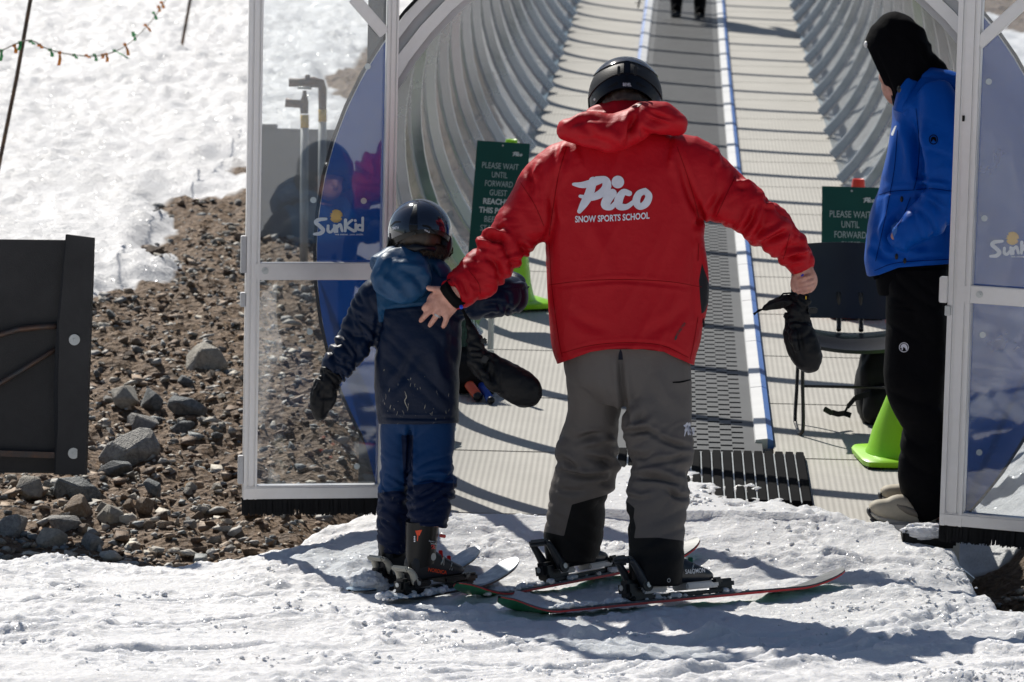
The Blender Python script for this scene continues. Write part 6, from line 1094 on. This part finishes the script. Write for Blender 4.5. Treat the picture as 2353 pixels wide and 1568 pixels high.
    c = (2077, 798.5); pt = curve_place(bvh_of(TRS), .002); em = [stroke2d([(c[0] + 10.5 * math.cos(a), c[1] + 10.5 * math.sin(a), 1.6) for a in np.linspace(0, 2 * math.pi, 13)[:-1]], 3, True), stroke2d([(c[0] - 7, c[1] + 1, 2), (c[0] - 4, c[1] - 3, 6), (c[0] + 1, c[1] - 4, 8), (c[0] + 5, c[1] + 0, 6), (c[0] + 6, c[1] + 5, 3)]), stroke2d([(c[0] - 3, c[1] - 1, 3), (c[0] - 4, c[1] + 6, 2.5)])]
    decal('thigh_emblem', em, pt, MWHITE, ATT)
    for (u, v) in ((2072, 458), (2060, 590), (2079, 600), (2066, 206)): b = MB(); d_ = pj((u, v), 0); b.ball(d_, (.006, .004, .011)); b.build('toggle', MBLKP, ATT, True)
attendant()
# ------------------------------------------------------------------ skier far up the belt
f1 = onfloor(1553, 36, .02); SK = thing('person', 'skier in black far up the belt, only the boots in view', 'person', f1); s_ = FPX / f1.y
b = MB(); g = 38.0
for (u, dv) in ((1553, 0), (1607, 6)): limb(b, [(u, 36 + dv, f1.y - .05, 11, .13), (u + 1, 20 + dv, f1.y, 13, .07), (u + 2, -30, f1.y, 17, .08), (u + 4, -110, f1.y + .03, 22, .09), (1580 + (u - 1580) * .6, -230, f1.y, 27, .11)])
limb(b, [(1580, -210, f1.y, 44, .14), (1580, -300, f1.y, 52, .15), (1580, -370, f1.y, 56, .14), (1580, -400, f1.y, 30, .10), (1580, -415, f1.y, 16, .06), (1580, -430, f1.y, 18, .08)]); b.ball(W(1580, -440, f1.y), (.12, .14, .14))
limb(b, [(1535, -370, f1.y, 18, .07), (1510, -280, f1.y - .05, 16, .06), (1500, -200, f1.y + .1, 12, .05)]); limb(b, [(1625, -370, f1.y, 18, .07), (1650, -280, f1.y - .05, 16, .06), (1655, -200, f1.y + .1, 12, .05)])
me = fuse(b, .014, 4); V, Nn = vdata(me); finish(me, V, 'body', MBLKC, SK)
for (u, v) in ((1553, 38), (1607, 44)): b = MB(); limb(b, [(u, v - 4, f1.y + .15, 10, .03), (u, v - 2, f1.y - .02, 11, .04), (u, v, f1.y - .14, 10, .05)], n=14); b.build('boot', MBLKP, SK, True)
b = MB(); b.tube([W(1482, -140, f1.y + .1), W(1469, 4, f1.y), W(1466, 18, f1.y - .05)], .008, 6); b.disc(W(1467, 8, f1.y), (0, 0, 1), .03, .006, 10); tag(b.build('ski_pole', MBLKP, None, True), 'thin black ski pole planted on the tunnel floor left of the far belt', 'ski pole')
# ------------------------------------------------------------------ rocks and gravel beside the tunnel
gv = np.empty(len(GROUND.data.vertices) * 3, np.float32); GROUND.data.vertices.foreach_get('co', gv); gv = gv.reshape(-1, 3)
gsel = (gv[:, 0] > -6.2) & (gv[:, 0] < 6.7) & (gv[:, 1] > 15.2) & (gv[:, 1] < 48.3); gx = np.unique(gv[gsel, 0]); gy = np.unique(gv[gsel, 1]); gz = np.zeros((len(gy), len(gx))); gz[np.searchsorted(gy, gv[gsel, 1]), np.searchsorted(gx, gv[gsel, 0])] = gv[gsel, 2]
def gh(x, y):
    i = np.clip(np.searchsorted(gx, x) - 1, 0, len(gx) - 2); j = np.clip(np.searchsorted(gy, y) - 1, 0, len(gy) - 2); a = (x - gx[i]) / (gx[i + 1] - gx[i]); c = (y - gy[j]) / (gy[j + 1] - gy[j]); return (gz[j, i] * (1 - a) + gz[j, i + 1] * a) * (1 - c) + (gz[j + 1, i] * (1 - a) + gz[j + 1, i + 1] * a) * c
def onground(u, v):
    d = ray(u, v)
    best = None
    for Y in np.arange(15.9, 46, .02):
        p = Vector((0, 0, CAMH)) + d * (Y / d.y)
        if p.z <= float(gh(p.x, p.y)): best = p; break
    return best
def rock_mesh(seed, n=15, flat=.62, m=None):
    rs = np.random.RandomState(seed); P = rs.normal(size=(n, 3)); P /= np.linalg.norm(P, axis=1)[:, None]; P *= (.82 + .36 * rs.rand(n))[:, None]; P *= [1, .8, flat]; bm = bmesh.new()
    for p in P: bm.verts.new(p)
    r = bmesh.ops.convex_hull(bm, input=list(bm.verts)); bmesh.ops.delete(bm, geom=[v for v in bm.verts if not v.link_faces], context='VERTS')
    bmesh.ops.bevel(bm, geom=list(bm.edges), offset=.05, segments=1, affect='EDGES'); me = bpy.data.meshes.new('rock'); bm.to_mesh(me); bm.free(); me.materials.append(m); return me
def rock_mat(name, c1, c2): return mat(name, c1, .75, col2=c2, vscale=5, bump=(18, .7, .05))
MR = [rock_mat('rock_grey', (.24, .235, .22), (.48, .46, .42)), rock_mat('rock_pale', (.36, .33, .28), (.58, .54, .46)), rock_mat('rock_blue_grey', (.13, .145, .15), (.32, .335, .33)), rock_mat('rock_rusty', (.22, .14, .08), (.42, .34, .26)), rock_mat('rock_brown', (.075, .05, .032), (.19, .125, .08))]
RM = [[rock_mesh(10 * i + j, 12 + 2 * j, .55 + .08 * j, MR[i]) for j in range(4)] for i in range(5)]
def rock(me, u, v, wpx, rot, sq=1.0, lab=None, grp=None):
    p = onground(u, v)
    if p is None: return
    s = wpx / 1.75 * p.y / FPX; o = bpy.data.objects.new('rock', me); o.location = p + Vector((0, s * .3, s * .38)); o.rotation_euler = rot; o.scale = (s, s, s * sq); link(o); tag(o, lab, 'rock', grp); return o
BIG = [(178, 1130, 92, 2, 'largest blue-grey rock, directly under the bolted end of the dark barrier'), (70, 1130, 70, 1, 'pale rock under the middle of the dark barrier'), (188, 1172, 66, 3, 'rusty brown and white rock below the largest blue-grey rock'), (250, 1188, 56, 1, 'cream coloured rock standing right of the rusty brown rock'), (30, 1215, 90, 0, 'large grey rock at the bottom left corner of the dirt'), (150, 1210, 70, 0, 'tilted grey wedge-shaped rock above the snow edge'), (115, 1245, 58, 1, 'pale pointed rock just above the snow edge'), (290, 1045, 110, 0, 'long grey slab right of the lower barrier bolt'), (262, 1080, 60, 2, 'blue-grey rock leaning against the long grey slab'), (345, 1128, 48, 2, 'rounded blue-grey rock alone on brown dirt right of the barrier'), (285, 915, 62, 1, 'pale flat-topped rock in the middle of the dirt slope'), (345, 925, 52, 2, 'upright grey rock beside the pale flat-topped rock'), (430, 935, 70, 2, 'wide blue-grey rock below the pale outcrop near the door frame'), (475, 830, 80, 1, 'pale flat outcrop rock nearest the door frame'), (430, 880, 36, 2, 'small upright dark rock between the pale outcrop and the wide rock'), (330, 980, 60, 0, 'grey rock with a flat top below the upright grey rock'), (420, 985, 54, 2, 'dark rock right of the flat-topped grey rock'), (355, 577, 34, 4, 'brown rock at the tip of the melting snow tongue'), (210, 1252, 46, 0, 'small grey rock touching the snow edge'), (330, 1165, 40, 3, 'rusty half-buried rock below the rounded blue-grey rock')]
rs = random.Random(11)
for k, (u, v, w, i, lab) in enumerate(BIG): rock(RM[i][k % 4], u, v + w * .25, w * 1.25, (rs.uniform(-.4, .4), rs.uniform(-.4, .4), rs.uniform(0, 6)), rs.uniform(.9, 1.3), lab)
n = 0
while n < 260:
    u = rs.uniform(-20, 560) if n < 228 else rs.uniform(600, 860); v = rs.uniform(470, 1290) if n < 228 else rs.uniform(700, 1130); den = float(fbm(np.array([[u / 130, v / 90, 0]]), 2)[0])
    if den < -.25 or (u < 205 and v < 1085) or (u < 420 and v < 690) or (u > 470 and v > 1050 and rs.random() < .7) or (v > 1230 and u > 250 and rs.random() < .6): continue
    w = rs.choice([10, 12, 14, 16, 18, 22, 26, 32]) * (.55 + .55 * v / 1200); i = rs.choice([0, 0, 1, 1, 2, 3, 3, 4]); where = 'seen through the left door glass' if u > 575 else ('near the melting snow tongue' if v < 620 else ('close beside the left door frame' if u > 440 else ('on the upper dirt slope beside the barrier' if v < 850 else ('low down just above the snow edge' if v > 1190 else 'on the lower dirt slope beside the barrier'))))
    lab = ('tiny ' if w < 13 else ('small ' if w < 20 else 'fist-sized ')) + ['grey', 'pale', 'blue-grey', 'rusty', 'brown'][i] + ' stone lying in the dirt, ' + where
    rock(RM[i][rs.randrange(4)], u, v, w, (rs.uniform(-.5, .5), rs.uniform(-.5, .5), rs.uniform(0, 6)), rs.uniform(.7, 1.2), lab, 'loose stones in the dirt'); n += 1
def scatter(name, label, N_, box, size, mats, seed, keep=None):
    r = np.random.RandomState(seed); base = []
    for j in range(6):
        P = r.normal(size=(9, 3)); P /= np.linalg.norm(P, axis=1)[:, None]; P *= [1, .8, .55]; bm = bmesh.new(); [bm.verts.new(p) for p in P]; q = bmesh.ops.convex_hull(bm, input=list(bm.verts)); bmesh.ops.triangulate(bm, faces=bm.faces); bm.verts.index_update(); base.append((np.array([v.co for v in bm.verts]), np.array([[v.index for v in f.verts] for f in bm.faces]))); bm.free()
    X = r.uniform(box[0], box[1], N_); Y = box[2] + (box[3] - box[2]) * r.rand(N_) ** 1.3; Z = gh(X, Y); uv = projN(np.stack([X, Y, Z], 1)); ok = np.ones(N_, bool) if keep is None else keep(X, Y, uv)
    Vs = []; Fs = []; Ms = []; off = 0
    for x, y, z in zip(X[ok], Y[ok], Z[ok]):
        V, Fc = base[r.randint(6)]; s = size * (.4 + 1.2 * r.rand() ** 2.2); a = r.rand() * 6.28; c, s2 = math.cos(a), math.sin(a); A = V * s; A = np.stack([A[:, 0] * c - A[:, 1] * s2, A[:, 0] * s2 + A[:, 1] * c, A[:, 2]], 1) + [x, y, z + s * .2]; Vs.append(A); Fs.append(Fc + off); Ms += [r.choice(len(mats), p=[.22, .17, .11, .20, .30])] * len(Fc); off += len(V)
    o = fast_mesh(name, np.concatenate(Vs), np.concatenate(Fs), mats, None, False); o.data.polygons.foreach_set('material_index', np.array(Ms, np.int32)); o['kind'] = 'stuff'; tag(o, label, 'gravel'); return o
indirt = lambda X, Y, uv: (polysd(uv, DIRT_L) > 4) & (np.abs(X - cx(Y)) > 1.35)
scatter('gravel', 'grey and brown gravel spread over the dirt left of the tunnel', 9500, (-2.6, -.35, 15.85, 26), .017, MR, 1, indirt)
scatter('gravel', 'coarse clods and stones on the dirt slope left of the tunnel', 3000, (-2.8, -.35, 16.2, 27), .034, MR, 2, indirt)
scatter('gravel', 'wet gravel in the hollow under the right door', 900, (1.62, 2.3, 15.7, 17.2), .020, MR, 3)

# crumbs of snow kicked up over the trodden snow
def crumbs():
    r = np.random.RandomState(4); bm = bmesh.new(); bmesh.ops.create_icosphere(bm, subdivisions=1, radius=1); B_ = np.array([v.co for v in bm.verts]); T = np.array([[v.index for v in f.verts] for f in bm.faces]); bm.free()
    sv = np.empty(len(SNOW.data.vertices) * 3, np.float32); SNOW.data.vertices.foreach_get('co', sv); sv = sv.reshape(-1, 3); sv = sv[(sv[:, 1] > 12.9) & (np.abs(sv[:, 0]) < 2.0)]
    k = sv * [1, 1, 0]; den = np.clip(fbm(k * 2.3 + 50, 3) + .1, 0, 1) ** 2 * (1 + 2 * sstep(-.4, .3, sv[:, 0])); idx = r.choice(len(sv), 1500, p=den / den.sum()); Vs = []; Fs = []
    for n, i in enumerate(idx):
        s = .003 + .007 * r.rand() ** 3; q = B_ * (1 + .35 * r.randn(len(B_), 1)) * s * [1.1, 1.1, .8]; Vs.append(q + sv[i] + [r.randn() * .01, r.randn() * .01, s * .4]); Fs.append(T + n * len(B_))
    o = fast_mesh('snow_crumbs', np.concatenate(Vs), np.concatenate(Fs), MSNOW, None, False); o['kind'] = 'stuff'; tag(o, 'small crumbs of icy snow strewn over the trodden snow', 'snow')
crumbs()
# dark conifer wood far behind the viewer: it shows in the door glass
def wood():
    r = np.random.RandomState(9); Vs = []; Fs = []; off = 0; Ms = []
    for k in range(150):
        a = r.uniform(math.radians(198), math.radians(342)); d = r.uniform(75, 110); x, y = d * math.cos(a), 15 + d * math.sin(a); h = r.uniform(9, 17); n = 14; V = []; Fc = []
        for j in range(8):
            z0 = h * (.08 + .11 * j); z1 = z0 + h * .22; rad = (1 - j / 8.6) * h * .2
            V.append((x, y, z1)); c = len(V) - 1
            for i in range(n): q = rad * (1 if i % 2 else .6) * r.uniform(.8, 1.15); V.append((x + q * math.cos(2 * math.pi * i / n), y + q * math.sin(2 * math.pi * i / n), z0 - .05 * h * (i % 2)))
            Fc += [(c, c + 1 + i, c + 1 + (i + 1) % n) for i in range(n)]
        Vs.append(np.array(V)); Fs.append(np.array(Fc) + off); off += len(V)
    o = fast_mesh('forest', np.concatenate(Vs), np.concatenate(Fs), mat('conifer_green', (.02, .035, .018), .8, spec=.1, var=.3), None, False); o['kind'] = 'stuff'; tag(o, 'dark conifer forest beyond the snow field', 'forest')
wood()
